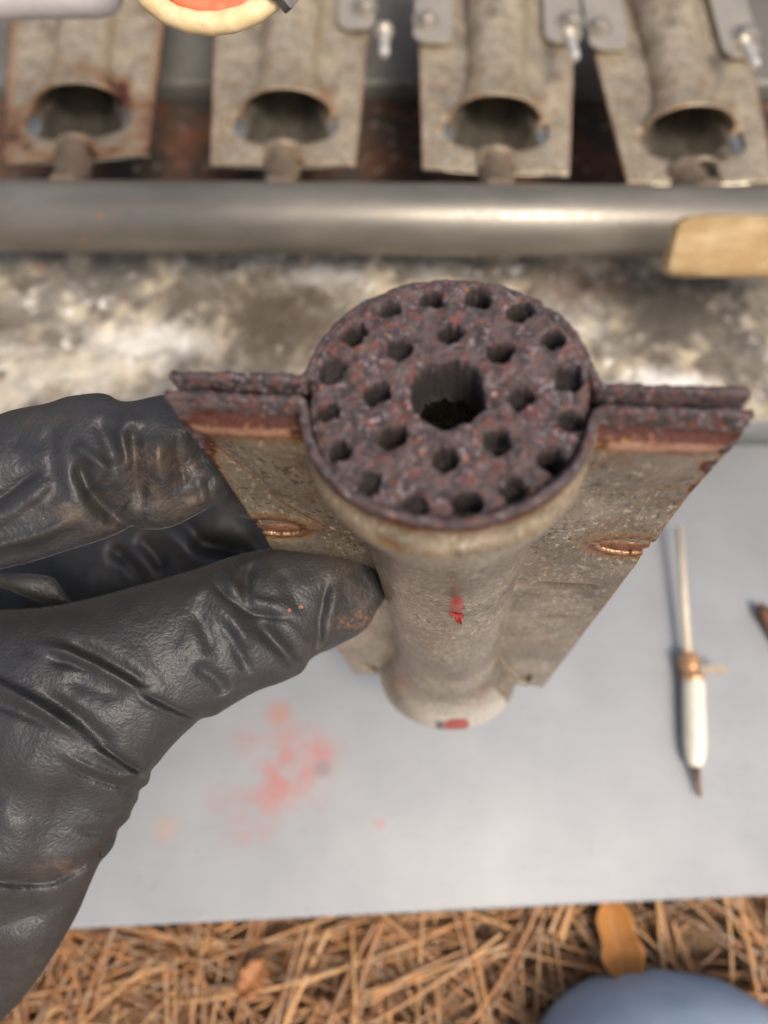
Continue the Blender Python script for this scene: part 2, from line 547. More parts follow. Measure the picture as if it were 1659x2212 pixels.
def solid(o, t):
    md = o.modifiers.new("sheet thickness", 'SOLIDIFY')
    md.thickness = t * MM; md.offset = 0
    return o


def burner_matrix(col3, origin):
    M = Matrix.Identity(4)
    for c in range(3):
        for r in range(3): M[r][c] = float(col3[c][r])
    for r in range(3): M[r][3] = float(origin[r]) * MM
    return M


MB = burner_matrix([vec2w(-lB), vec2w(aB), vec2w(nB)], cam2w(PB))
held = bpy.data.objects.new("gas_burner", None); COL.objects.link(held); held.matrix_world = MB
held.empty_display_size = 0.02
tag(held, "rusty steel gas burner with round perforated head held up in the black gloved hand", "burner")
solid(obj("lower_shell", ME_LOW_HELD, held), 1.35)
solid(obj("upper_shell", ME_UP_HELD, held), 1.35)


def build_head():
    R = 24.6
    s = 0.15
    g = np.arange(-R - s, R + 2 * s, s)
    A, B = np.meshgrid(g, g, indexing='ij')      # A = v (right), B = n (down)
    jx = 0.40 * fbm(A * 0.5, B * 0.5, 0, 3); jy = 0.40 * fbm(A * 0.5, B * 0.5, 9, 4)
    jx += 0.22 * fbm(A * 1.4, B * 1.4, 0, 6); jy += 0.22 * fbm(A * 1.6, B * 1.6, 3, 8)
    a, b = A + jx, B + jy
    d = np.zeros_like(A); cut = np.zeros_like(A, bool)
    def hole(cx, cy, r, depth, p=2.0, rot=0.0, k=0.55, cf=.86):
        ca, sa = math.cos(rot), math.sin(rot)
        x, y = (a - cx) * ca + (b - cy) * sa, -(a - cx) * sa + (b - cy) * ca
        rr = (np.abs(x) ** p + np.abs(y) ** p) ** (1 / p)
        dd = depth * sstep(r + k, r - k * 1.1, rr) + 0.25 * np.exp(-((rr - r - .6) / .9) ** 2) * 0
        np.maximum(d, dd, out=d)
        if depth > 4: cut[rr < r * cf] = True
    hole(0, -0.1, 5.8, 10.5, k=0.3, cf=.93)
    for k in range(8):
        t = k * math.pi / 4
        hole(11.3 * math.sin(t), -11.3 * math.cos(t), 2.3 * random.uniform(.92, 1.06), random.choice([5.5, 5.5, 3.4]), k=.3)
    for k in range(16):
        t = (k + .5) * math.pi / 8
        q = random.uniform(-.25, .25)
        hole((19.2 + q) * math.sin(t), -(19.1 + q) * math.cos(t), 1.95 * random.uniform(.82, 1.12), random.choice([5.5, 5.5, 3.2, 2.2]), 2.5, t, .32)
    rr = np.hypot(A, B)
    U = d + 0.9 * np.clip(d - 1.5, 0, 1) * fbm(A * 1.1, B * 1.1, 0, 55, 2) + 0.8 - 0.35 * sstep(12, 21, rr) * 0
    flat = np.clip(1 - d / 4, 0, 1)
    U -= (0.22 * fbm(A * 0.45, B * 0.45, 0, 12) + 0.20 * fbm(A * 1.3, B * 1.3, 0, 13, 3)) * (0.35 + 0.65 * flat)
    Rr = 21.6 + 1.35 * sstep(1.0, -7, B)
    U += 0.9 * sstep(Rr - 1.4, Rr, rr) + 0.6 * sstep(4, 22, B) - 1.35 * sstep(0, -6, B)                    # worn edge, set a little deeper at the lower rim
    nx, ny = A.shape
    ctr = lambda q: (q[:-1, :-1] + q[1:, 1:]) / 2
    keep = (ctr(rr - Rr) < 0) & ~(cut[:-1, :-1] & cut[1:, 1:] & (ctr(d) > 3))
    X = np.stack([-A, U, B], -1).reshape(-1, 3)
    F = grid_faces(nx, ny, keep)
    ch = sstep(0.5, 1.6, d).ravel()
    # skirt: the ring's outer wall, running back inside the shell
    t = np.linspace(0, 2 * math.pi, 180, endpoint=False)
    S = []
    for uu, rq in ((1.6, 21.5), (4, 21.5), (9, 21.3)):
        S.append(np.stack([-rq * np.cos(t), np.full_like(t, uu), rq * np.sin(t)], -1))
    S = np.concatenate(S); b0 = len(X)
    fs = []
    for r in range(2):
        for k in range(180):
            fs.append((b0 + r * 180 + k, b0 + r * 180 + (k + 1) % 180, b0 + (r + 1) * 180 + (k + 1) % 180, b0 + (r + 1) * 180 + k))
    return np.concatenate([X, S]), np.concatenate([F[:, ::-1], np.array(fs)]), np.concatenate([ch, np.zeros(540)])


XH, FH, CH_ = build_head()
used = np.unique(FH); remap = np.zeros(len(XH), int); remap[used] = np.arange(len(used))
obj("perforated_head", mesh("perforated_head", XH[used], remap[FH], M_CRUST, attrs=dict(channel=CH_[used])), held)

for sg_ in (-1, 1):
    V, F = [], []
    for i in range(22):
        x = 31.5 + 11.5 * i / 21; k_ = math.sin(math.pi * min(1, (i + 1.5) / 24)) ** 0.5
        for j in range(12):
            a = math.pi * (j / 11)
            V.append((-sg_ * x, 53.6 - 2.3 * k_ * math.cos(a), -0.9 + 1.5 * k_ * math.sin(a)))
    F = [(i * 12 + j, i * 12 + j + 1, (i + 1) * 12 + j + 1, (i + 1) * 12 + j) for i in range(21) for j in range(11)]
    solid(obj("slot_roll", mesh("slot_roll", V, F, M_COPPER), held), 0.4)

# curled red paint flake standing on the tube
M_RED = simple("dried_red_paint", (0.27, 0.022, 0.014), (0.38, 0.05, 0.03), 1.0, 0.55, 0, 0.15, 3.0)
fl_u = np.linspace(-7.0, 5.2, 18); FVv, FF = [], []
for i, u_ in enumerate(fl_u):
    hw = 0.8 * (1 - abs(u_ / 8.2)) + 0.25 + 0.2 * math.sin(i * 1.7)
    for j, s_ in enumerate(np.linspace(-1, 1, 6)):
        v_ = pv + 0.5 + hw * s_ + 0.25 * math.sin(u_ * 1.1) + 0.12 * u_
        hh = rad_n(pu + u_) * math.sqrt(max(0, 1 - (v_ / rad_v(pu + u_)) ** 2)) + 1.7 + 0.30 * (5.2 - u_) + 0.9 * max(0, (u_ - 2) / 2.2) ** 2 + 0.75 * max(0, s_) ** 2 + 0.2 * math.sin(u_ * 2.3)
        FVv.append((-v_, pu + u_ - .6, hh))
        if i and j:
            k = i * 6 + j; FF.append((k - 7, k - 6, k, k - 1))
solid(obj("paint_flake", mesh("paint_flake", FVv, FF, M_RED), held), 0.25)

# ================================================================ HAND IN A BLACK GLOVE
def chaikin(p, n=2):
    p = np.asarray(p, float)
    for _ in range(n):
        q = np.roll(p, -1, 0)
        p = np.stack([p * .75 + q * .25, p * .25 + q * .75], 1).reshape(-1, 2)
    return p


def inside(px, py, poly):
    r = np.zeros(px.shape, bool)
    x0, y0 = poly[-1]
    for x1, y1 in poly:
        c = (y1 > py) != (y0 > py)
        with np.errstate(divide='ignore', invalid='ignore'):
            xs = (x0 - x1) * (py - y1) / (y0 - y1 + 1e-12) + x1
        r ^= c & (px < xs)
        x0, y0 = x1, y1
    return r


def line_dist(px, py, pts):
    """unsigned distance, side sign and 0..1 position along a polyline"""
    pts = np.asarray(pts, float)
    L = np.concatenate([[0], np.cumsum(np.hypot(*np.diff(pts, axis=0).T))])
    best = np.full(px.shape, 1e9); tt = np.zeros(px.shape); sg = np.ones(px.shape)
    for k in range(len(pts) - 1):
        a, b = pts[k], pts[k + 1]; ab = b - a; n2 = ab.dot(ab) + 1e-9
        t = np.clip(((px - a[0]) * ab[0] + (py - a[1]) * ab[1]) / n2, 0, 1)
        dx, dy = px - a[0] - t * ab[0], py - a[1] - t * ab[1]
        d = np.hypot(dx, dy); m = d < best
        best[m] = d[m]; tt[m] = ((L[k] + t * math.sqrt(n2)) / L[-1])[m]
        sg[m] = np.sign(ab[0] * dy - ab[1] * dx)[m]
    return best, sg, tt


def smooth_line(pts, n=2):
    p = np.asarray(pts, float)
    for _ in range(n):
        q = [p[0]]
        for a, b in zip(p[:-1], p[1:]): q += [a * .75 + b * .25, a * .25 + b * .75]
        p = np.array(q + [p[-1]])
    return p


def rbf(pts, x, y):
    pts = np.asarray(pts, float)
    num = 0; den = 0
    for (a, b, z) in pts:
        w = 1 / (((x - a) ** 2 + (y - b) ** 2) / 1e4 + 0.25) ** 2
        num = num + w * z; den = den + w
    return num / den


def poisson(mask0, res):
    levels = [8, 4, 2, 1]
    phi = None
    for lv in levels:
        m = mask0[::lv, ::lv].copy()
        m[0] = m[-1] = False; m[:, 0] = m[:, -1] = False
        h2 = (res * lv) ** 2
        if phi is None:
            f = np.zeros(m.shape)
        else:
            f = np.repeat(np.repeat(phi, 2, 0), 2, 1)[:m.shape[0], :m.shape[1]]
            f = np.pad(f, ((0, m.shape[0] - f.shape[0]), (0, m.shape[1] - f.shape[1])))
            f = f * m
        for _ in range(900 if lv == 8 else 160 if lv > 1 else 60):
            g = np.zeros_like(f)
            g[1:-1, 1:-1] = (f[2:, 1:-1] + f[:-2, 1:-1] + f[1:-1, 2:] + f[1:-1, :-2] + h2) / 4
            f = g * m
        phi = f
    return phi


def relief(poly, zc, folds, res=3.0, flat=0.85, tmax=24.0, seed=0, wr=1.0, tanhk=1.0):
    poly = chaikin(poly, 2)
    x0, y0 = poly.min(0) - 4 * res; x1, y1 = poly.max(0) + 4 * res
    gx = np.arange(x0, x1, res); gy = np.arange(y0, y1, res)
    GX, GY = np.meshgrid(gx, gy, indexing='ij')
    m = inside(GX, GY, poly)
    phi = poisson(m, res)
    cxq = (GX[:-1, :-1] + GX[1:, 1:]) / 2; cyq = (GY[:-1, :-1] + GY[1:, 1:]) / 2
    keep = inside(cxq, cyq, poly)
    nx, ny = GX.shape
    F = grid_faces(nx, ny, keep)
    cnt = np.zeros(nx * ny, int); np.add.at(cnt, F.ravel(), 1)
    bnd = (cnt > 0) & (cnt < 4)
    X, Y = GX.ravel().copy(), GY.ravel().copy()
    ib = np.where(bnd)[0]
    bx, by = X[ib], Y[ib]
    bd = np.full(len(ib), 1e9); nxp, nyp = bx.copy(), by.copy()
    P = np.vstack([poly, poly[:1]])
    for k in range(len(P) - 1):
        a, b = P[k], P[k + 1]; ab = b - a; n2 = ab.dot(ab) + 1e-9
        t = np.clip(((bx - a[0]) * ab[0] + (by - a[1]) * ab[1]) / n2, 0, 1)
        qx, qy = a[0] + t * ab[0], a[1] + t * ab[1]
        d = np.hypot(bx - qx, by - qy); mm_ = d < bd
        bd[mm_] = d[mm_]; nxp[mm_] = qx[mm_]; nyp[mm_] = qy[mm_]
    X[ib], Y[ib] = nxp, nyp
    T = np.sqrt(2 * np.clip(phi.ravel(), 0, None))          # px
    Z = rbf(zc, X, Y)
    T = T * Z / FPX * flat
    T = tmax * np.tanh(T / tmax * tanhk)
    T[ib] = 0
    inner = sstep(0.0, 3.0, T)
    H = np.zeros_like(T)
    sel = cnt > 0
    xs, ys = X[sel], Y[sel]; h = np.zeros_like(xs)
    for fd in folds:
        pts, A, w = fd[0], fd[1], fd[2]
        side = fd[3] if len(fd) > 3 else 0
        mode = fd[4] if len(fd) > 4 else 'g'
        e0, e1 = fd[5] if len(fd) > 5 else (0.25, 0.25)
        pl = smooth_line(pts)
        bb = (xs > pl[:, 0].min() - 6 * w) & (xs < pl[:, 0].max() + 6 * w) & (ys > pl[:, 1].min() - 6 * w) & (ys < pl[:, 1].max() + 6 * w)
        if not bb.any(): continue
        jx = 2.0 * fbm(xs[bb] / 30, ys[bb] / 30, 0, 70 + seed)
        d, sg, t = line_dist(xs[bb] + jx, ys[bb] + jx, pl)
        tp = 1.0
        if e0: tp = tp * sstep(0, e0, t + 1e-6)
        if e1: tp = tp * sstep(0, e1, 1 - t + 1e-6)
        far = np.exp(-np.clip(d - 3.5 * w, 0, None) / w)
        prof = np.exp(-(d / w) ** 2) if mode == 'g' else 0.9 * np.exp(-np.abs(d) / (1.1 * w))
        q = -A * prof
        if side:
            q = q + 0.5 * A * np.exp(-(((d * sg * side) - 2.6 * w) / (1.7 * w)) ** 2)
        h[bb] += q * tp * far
    wx = fbm(xs / 55, ys / 55, 0, 90 + seed, 3)
    h += wr * (0.32 * wx + 0.06 * fbm(xs / 20 + wx, ys / 26 + wx, 0, 91 + seed, 1))
    H[sel] = h
    H = H.reshape(nx, ny)
    for _ in range(5):
        H[1:-1, 1:-1] = (H[1:-1, 1:-1] * 4 + H[2:, 1:-1] + H[:-2, 1:-1] + H[1:-1, 2:] + H[1:-1, :-2]) / 8
    H = H.ravel()
    zf = Z - T - H * inner
    zb = Z + T * 0.8
    front = at(X, Y, zf)
    back = at(X, Y, zb)
    n = nx * ny
    idx_b = np.arange(n) + n
    idx_b[bnd] = np.where(bnd)[0]
    FB = idx_b[F][:, ::-1]
    V = np.concatenate([front, back]); FA = np.concatenate([F[:, ::-1] * 1, FB])[:, ::-1]
    used = np.unique(FA); rm = np.zeros(len(V), int); rm[used] = np.arange(len(used))
    PX = np.concatenate([X, X]); PY = np.concatenate([Y, Y])
    return V[used], rm[FA], PX[used], PY[used]


THUMB = [(-420, 1240), (-200, 1300), (-60, 1318), (0, 1316), (60, 1314), (110, 1309), (150, 1302), (230, 1284), (300, 1264), (370, 1246), (440, 1224), (500, 1202),
         (560, 1188), (620, 1181), (680, 1180), (730, 1186), (775, 1196), (806, 1218), (824, 1252), (833, 1284), (829, 1302), (812, 1322),
         (800, 1352), (770, 1375), (735, 1392), (712, 1404), (690, 1412), (668, 1426), (662, 1440), (652, 1454), (628, 1466), (600, 1478), (560, 1490), (520, 1512),
         (484, 1534), (468, 1545), (450, 1550), (432, 1553), (415, 1570), (390, 1592), (362, 1622), (342, 1648), (326, 1664), (325, 1678), (320, 1694), (304, 1704),
         (300, 1712), (298, 1728), (290, 1740), (284, 1752), (280, 1768), (264, 1784), (255, 1792), (252, 1806), (246, 1828), (232, 1846), (216, 1862),
         (205, 1886), (190, 1920), (172, 1966), (148, 2010), (118, 2062), (84, 2112), (40, 2170), (0, 2208), (-40, 2260), (-150, 2480), (-420, 2560)]
zc_thumb = [(780, 1290, 183), (700, 1290, 180), (600, 1320, 177), (500, 1380, 174), (400, 1420, 171), (250, 1500, 168), (100, 1600, 167), (0, 1800, 172), (150, 1800, 176),
            (100, 2000, 184), (0, 2200, 192), (-200, 1700, 178), (-200, 2200, 200), (-400, 1500, 185), (-420, 2400, 205)]
g, s_ = 'g', 's'
F_THUMB = [
    ([(440, 1232), (462, 1262), (488, 1288), (526, 1318), (558, 1330), (603, 1332), (640, 1344)], 2.1, 9, -1, s_),
    ([(542, 1342), (577, 1368), (609, 1402), (635, 1436), (662, 1456)], 2.2, 11, -1, g, (0.25, 0.02)),
    ([(556, 1212), (534, 1240), (528, 1280), (546, 1318)], 1.2, 8, 1, g),
    ([(610, 1225), (618, 1262), (640, 1300), (650, 1330)], 0.7, 12, 0, g),
    ([(712, 1236), (702, 1286), (689, 1334), (688, 1382), (672, 1420)], 1.9, 8, -1, s_, (0.3, 0.05)),
    ([(760, 1210), (786, 1260), (800, 1310)], 0.5, 14, 0, g),
    ([(380, 1300), (428, 1272), (448, 1266), (470, 1290), (500, 1340), (540, 1420)], -1.5, 20, 0, g),
    ([(470, 1330), (498, 1370), (524, 1420), (545, 1470)], 1.3, 10, 0, g),
    ([(420, 1310), (440, 1360), (462, 1420)], 0.8, 12, 0, g),
    ([(408, 1440), (440, 1446), (468, 1466), (492, 1500)], 1.5, 12, 0, g, (.3, .1)),
    ([(500, 1478), (560, 1474), (640, 1462)], 0.9, 9, 1, g, (.2, .02)),
    ([(60, 1392), (134, 1403), (179, 1421), (237, 1453), (288, 1482), (336, 1506)], -1.7, 8, 0, g),
    ([(120, 1382), (192, 1405), (250, 1436), (302, 1470), (352, 1502)], 1.3, 12, 0, g),
    ([(100, 1422), (160, 1437), (215, 1452)], 1.1, 7, 0, g),
    ([(288, 1484), (352, 1519), (400, 1541), (436, 1549), (458, 1550)], 1.7, 5, 1, s_, (0.3, 0.0)),
    ([(140, 1456), (200, 1482), (280, 1508)], 1.0, 16, 0, g),
    ([(-60, 1450), (0, 1482), (64, 1517), (112, 1546), (160, 1575), (200, 1600)], -2.0, 11, 0, g, (0, .3)),
    ([(70, 1486), (130, 1522), (175, 1558), (222, 1598), (262, 1628)], 1.5, 13, 0, g),
    ([(200, 1598), (256, 1638), (300, 1664), (326, 1682)], 1.9, 5, 1, s_, (.3, 0)),
    ([(-40, 1510), (0, 1522), (60, 1540), (120, 1572)], 1.2, 11, 0, g),
    ([(110, 1634), (166, 1664), (208, 1683), (256, 1697), (298, 1695), (324, 1676)], 2.4, 6, -1, s_, (.35, 0)),
    ([(250, 1712), (280, 1716), (302, 1708)], 0.8, 5, 0, g, (.4, 0)),
    ([(180, 1752), (240, 1760), (284, 1750)], 0.9, 6, 0, g, (.5, 0)),
    ([(150, 1790), (210, 1800), (256, 1790)], 1.0, 6, 0, g, (.5, 0)),
    ([(-40, 1898), (0, 1900), (70, 1906), (112, 1903), (157, 1883), (196, 1856), (226, 1838)], 2.0, 9, 1, g, (0, .02)),
    ([(212, 1850), (232, 1826), (246, 1806)], 2.6, 7, 0, g, (.1, .1)),
    ([(-20, 2010), (40, 1990), (110, 1960)], 0.8, 14, 0, g),
    ([(-20, 1740), (60, 1730), (130, 1745)], -0.7, 40, 0, g),
]
INDEX = [(-420, 900), (-200, 905), (-60, 915), (0, 894), (30, 884), (70, 877), (110, 869), (140, 857), (175, 852), (212, 848), (235, 852), (252, 864), (272, 868), (300, 864), (330, 856),
         (360, 852), (420, 862), (500, 900), (570, 960), (610, 1030), (620, 1090), (590, 1125), (545, 1122), (515, 1114), (492, 1108), (474, 1100), (462, 1094), (450, 1098), (440, 1104), (424, 1112), (396, 1128), (366, 1140), (330, 1145), (306, 1143), (286, 1134), (262, 1150), (216, 1168), (144, 1190), (72, 1214), (0, 1230), (-100, 1262), (-250, 1330), (-420, 1380)]
zc_index = [(-400, 1100, 175), (-200, 1050, 163), (0, 1050, 156), (200, 1000, 153), (330, 960, 152), (300, 1100, 158), (430, 900, 153), (430, 1050, 159), (500, 1000, 164), (540, 1090, 175), (600, 1060, 182)]
F_INDEX = [
    ([(-60, 1110), (0, 1076), (36, 1048), (72, 1021), (108, 1000)], 2.6, 9, 1, s_, (0, .3)),
    ([(106, 895), (112, 950), (112, 1010), (108, 1100)], 0.9, 11, 1, g),
    ([(172, 985), (180, 1031), (200, 1072), (228, 1103), (262, 1124), (286, 1136)], 3.4, 12, 0, g, (.2, 0)),
    ([(205, 1040), (235, 1072), (270, 1100)], 2.2, 20, 0, g, (.2, .1)),
    ([(150, 965), (172, 970), (202, 990), (240, 1022)], -1.5, 9, 0, g),
    ([(262, 1030), (276, 1000), (266, 950), (260, 925), (277, 905), (318, 909)], -1.9, 9, 0, g),
    ([(200, 900), (222, 930), (245, 984), (256, 1012)], 1.6, 12, 0, g),
    ([(286, 920), (288, 960), (288, 1000), (302, 1060), (310, 1110)], 1.9, 11, 0, g, (.15, .3)),
    ([(345, 930), (340, 1000), (350, 1090)], -1.3, 20, 0, g),
    ([(384, 935), (380, 985), (394, 1026), (400, 1060)], 2.2, 9, 1, s_),
    ([(386, 1080), (425, 1068), (446, 1048), (454, 1040)], 0.9, 6, 1, s_, (.3, 0)),
    ([(415, 920), (425, 970), (440, 1020)], 1.0, 12, 0, g),
    ([(444, 1020), (452, 1050), (460, 1085), (464, 1104)], 1.8, 5, 1, s_, (.3, 0)),
    
    ([(-60, 1196), (0, 1181), (72, 1163), (144, 1133), (190, 1104)], -1.4, 9, 0, g, (0, .3)),
    ([(-60, 1222), (0, 1208), (90, 1182), (190, 1150)], 1.8, 14, 0, g, (0, .1)),
    ([(130, 985), (128, 1040), (140, 1090)], 0.8, 12, 0, g),
    ([(10, 960), (70, 950), (110, 960)], 0.8, 14, 0, g),
    ([(230, 870), (262, 905), (250, 940)], 0.8, 9, 0, g),
]
INNER = [(-420, 1180), (-100, 1180), (60, 1170), (200, 1120), (330, 1060), (450, 1015), (540, 1050), (610, 1120), (640, 1180), (640, 1260), (560, 1300), (400, 1350), (200, 1380), (-100, 1400), (-420, 1400)]
zc_inner = [(-400, 1300, 235), (0, 1280, 235), (200, 1250, 236), (350, 1180, 234), (500, 1150, 228), (600, 1180, 234)]
F_INNER = [
    ([(350, 1100), (400, 1130), (450, 1180), (520, 1200)], 2.5, 10, 1, s_),
    ([(290, 1160), (330, 1190), (360, 1240)], 2.5, 10, 1, s_),
    ([(230, 1180), (280, 1210), (320, 1260)], 2.0, 9, 0, g),
    ([(400, 1180), (480, 1180), (560, 1200)], 3.0, 14, 0, g),
]
LUMP = [(-420, 1220), (-100, 1236), (0, 1238), (60, 1240), (112, 1244), (128, 1262), (140, 1284), (156, 1300), (150, 1312), (120, 1314), (60, 1292), (0, 1266), (-100, 1250), (-420, 1270)]
zc_lump = [(-400, 1240, 190), (0, 1250, 186), (140, 1300, 188)]
F_INNER = [(f[0], f[1] * 2.2, f[2] * 1.4, *f[3:]) for f in F_INNER]
F_INDEX = [(f[0], f[1] * 1.15, f[2] * 1.5, *f[3:]) for f in F_INDEX]
F_THUMB = [(f[0], f[1] * 1.25, f[2] * (1.35 if (len(f) < 5 or f[4] == 'g') else 1.1), *f[3:]) for f in F_THUMB]
pieces = [relief(THUMB, zc_thumb, F_THUMB, 3.0, 0.80, 24, 1, 1.0),
          relief(INDEX, zc_index, F_INDEX, 3.0, 0.85, 15, 2, 1.0),
          relief(INNER, zc_inner, F_INNER, 5.0, 0.8, 16, 3, 1.5),
          relief(LUMP, zc_lump, [], 3.0, 0.8, 10, 4, 1.0)]
Vh, Fh, PX, PY, PI_ = [], [], [], [], []
off = 0
for k, (v, f, x, y) in enumerate(pieces):
    Vh.append(v); Fh.append(f + off); PX.append(x); PY.append(y); PI_.append(np.full(len(x), k)); off += len(v)
Vh, Fh, PX, PY, PI_ = np.concatenate(Vh), np.concatenate(Fh), np.concatenate(PX), np.concatenate(PY), np.concatenate(PI_)


def blobs(lst, piece):
    r = np.zeros(len(PX))
    for (x, y, rx, ry, s) in lst:
        r = np.maximum(r, s * np.exp(-(((PX - x) / rx) ** 2 + ((PY - y) / ry) ** 2)))
    return r * (PI_ == piece)


dust = np.clip(blobs([(330, 1060, 110, 90, 1.0), (200, 1120, 120, 50, .9), (120, 910, 90, 40, .4), (420, 1080, 60, 60, 1)], 1) +
               blobs([(780, 1260, 60, 90, .6), (700, 1400, 80, 30, .7), (120, 1880, 90, 40, .6), (60, 2050, 110, 120, .3)], 0), 0, 1)
smear = np.clip(blobs([(325, 985, 60, 22, .45), (395, 1005, 40, 10, .6), (282, 1010, 6, 30, .6)], 1) +
                blobs([(762, 1345, 42, 14, .9), (785, 1330, 24, 22, .8), (735, 1235, 40, 30, .35), (150, 1870, 50, 14, .35)], 0), 0, 1)
pnt = blobs([(625, 1318, 5, 5, 1), (650, 1311, 7, 4, 1)], 0)
hand_c = at(430, 1400, 175)
person = bpy.data.objects.new("person", None); COL.objects.link(person)
person.location = Vector(hand_c) * MM
tag(person, "person in faded blue jeans, hand in wrinkled black glove pinching the rusty burner", "person")
go = obj("gloved_hand", mesh("gloved_hand", Vh - hand_c, Fh, M_GLOVE, attrs=dict(dust=dust, smear=smear, paint=pnt)), person, (0, 0, 0))

# ---- knee in blue jeans at the lower edge
M_DEN = Mat("faded_denim", 0.85, 0, 0.2)
tw = M_DEN.n.new("ShaderNodeTexWave"); tw.inputs["Scale"].default_value = 0.9; tw.inputs["Distortion"].default_value = 1.0
M_DEN.l.new(M_DEN.co, tw.inputs["Vector"])
dc = M_DEN.mix(M_DEN.ramp(M_DEN.noise(0.03, 4), 0.35, 0.65), (0.30, 0.40, 0.53), (0.46, 0.55, 0.66))
dc = M_DEN.mix(M_DEN.math('MULTIPLY', tw.outputs["Fac"], 0.25), dc, (0.42, 0.48, 0.56))
M_DEN = M_DEN.out(dc, None, None, M_DEN.bump(tw.outputs["Fac"], 0.03))
kc = on(1400, 2420, 60)
nu_, nv_ = 60, 72
KV = []
for i in range(nu_):
    t = i / (nu_ - 1)
    yy = -260 + 262 * t                       # along the thigh, toward the knee cap
    rr = 62 * max(0.0, 1 - max(0, (t - 0.60) / 0.40) ** 2.5) ** 0.42 + 0.01
    for j in range(nv_):
        a = 2 * math.pi * j / nv_
        rad = rr * (1 + 0.025 * float(noise(t * 9, math.cos(a) * 2, math.sin(a) * 2, 5)) + 0.02 * math.sin(t * 60 + 2 * math.sin(a)) * (t > .6) * (t < .95))
        KV.append((rad * 1.12 * math.cos(a), yy, rad * 0.9 * math.sin(a) - 22 + 22 * min(1, t * 1.2)))
KF = [(i * nv_ + j, i * nv_ + (j + 1) % nv_, (i + 1) * nv_ + (j + 1) % nv_, (i + 1) * nv_ + j) for i in range(nu_ - 1) for j in range(nv_)]
KF += [tuple(range(nv_ - 1, -1, -1)), tuple((nu_ - 1) * nv_ + j for j in range(nv_))]
knee_tip = on(1405, 2080, -8)
kn = obj("jeans_leg", mesh("jeans_leg", KV, KF, M_DEN), person, knee_tip + np.array([2, -4, 0]) - hand_c)

# ================================================================ GREY PANEL, GROUND, DECK
M_PAN = Mat("painted_grey_panel", 0.5, 0.0, 0.4)
pc = M_PAN.mix(M_PAN.ramp(M_PAN.noise(0.03, 4), 0.3, 0.7), (0.275, 0.285, 0.295), (0.325, 0.33, 0.335))
pc = M_PAN.mix(M_PAN.math('MULTIPLY', M_PAN.ramp(M_PAN.noise(0.13, 3, .6), 0.64, 0.74), 0.35), pc, (0.30, 0.30, 0.30))
red = None
for (x, y, rx, ry, s) in ((625, 1600, 13, 13, .55), (605, 1690, 14, 20, 1.0), (690, 1620, 16, 11, .85), (640, 1650, 24, 26, .75), (540, 1780, 18, 14, .45), (480, 1730, 12, 12, .35), (545, 1600, 16, 12, .55), (570, 1725, 18, 16, .6), (818, 1780, 5, 4, .5), (600, 1545, 12, 9, .45)):
    p = on(x, y, 0)
    b = M_PAN.math('MULTIPLY', M_PAN.blob(float(p[0]), float(p[1]), rx * .9, ry * .9), s * 1.25)
    red = b if red is None else M_PAN.math('MAXIMUM', red, b)
red = M_PAN.math('MULTIPLY', red, M_PAN.ramp(M_PAN.noise(0.10, 4, .55), 0.32, 0.56))
red = M_PAN.ramp(red, 0.05, 0.85, 0, 0.62)
pc = M_PAN.mix(red, pc, (0.46, 0.13, 0.10))
for (x, y, r, c, s) in ((357, 1790, 7, (0.42, 0.28, 0.2), .45), (697, 1660, 5, (0.2, 0.18, 0.19), .6), (603, 1540, 7, (0.4, 0.22, 0.15), .5), (1130, 1720, 10, (.3, .3, .3), .3), (1415, 1830, 8, (.3, .3, .28), .4), (740, 1825, 9, (.35, .35, .35), .3)):
    p = on(x, y, 0)
    pc = M_PAN.mix(M_PAN.math('MULTIPLY', M_PAN.ramp(M_PAN.blob(float(p[0]), float(p[1]), r, r), 0, .6), s), pc, c)
pc = M_PAN.mix(M_PAN.math('MULTIPLY', M_PAN.ramp(M_PAN.noise(0.35, 5, .7), 0.60, 0.68), .35), pc, (0.20, 0.18, 0.15))
pc = M_PAN.mix(M_PAN.math("MULTIPLY", M_PAN.ramp(M_PAN.noise(0.25, 5, .7, co=M_PAN.scaled((0.15, 1.6, 1))), 0.55, 0.68), .22), pc, (0.22, 0.22, 0.215))
M_PAN = M_PAN.out(pc, None, None, M_PAN.bump(M_PAN.noise(0.5, 4), 0.12))
e0, e1 = on(150, 2005, 0), on(1659, 1932, 0)
ed = (e1 - e0); ed /= np.linalg.norm(ed)
pw = np.cross([0, 0, 1.0], ed)
c0 = e0 - ed * 260; c1 = e1 + ed * 260
far = on(1600, 950, 0)
depth_p = (far - e0).dot(pw) + 60
prof = [(0, -11), (0, -1.2), (0.35, -0.35), (1.2, 0), (depth_p, 0)]
PV = []
for (q, z) in prof:
    for c in (c0, c1): PV.append(c + pw * q + np.array([0, 0, z]))
PF = [(2 * i, 2 * i + 1, 2 * i + 3, 2 * i + 2) for i in range(len(prof) - 1)]
panel = obj("sheet_metal_panel", mesh("sheet_metal_panel", PV, PF, M_PAN, smooth=True))
solid(panel, 0.8)
tag(panel, "pale grey painted metal panel with red smears lying flat on the pine needles", "panel")

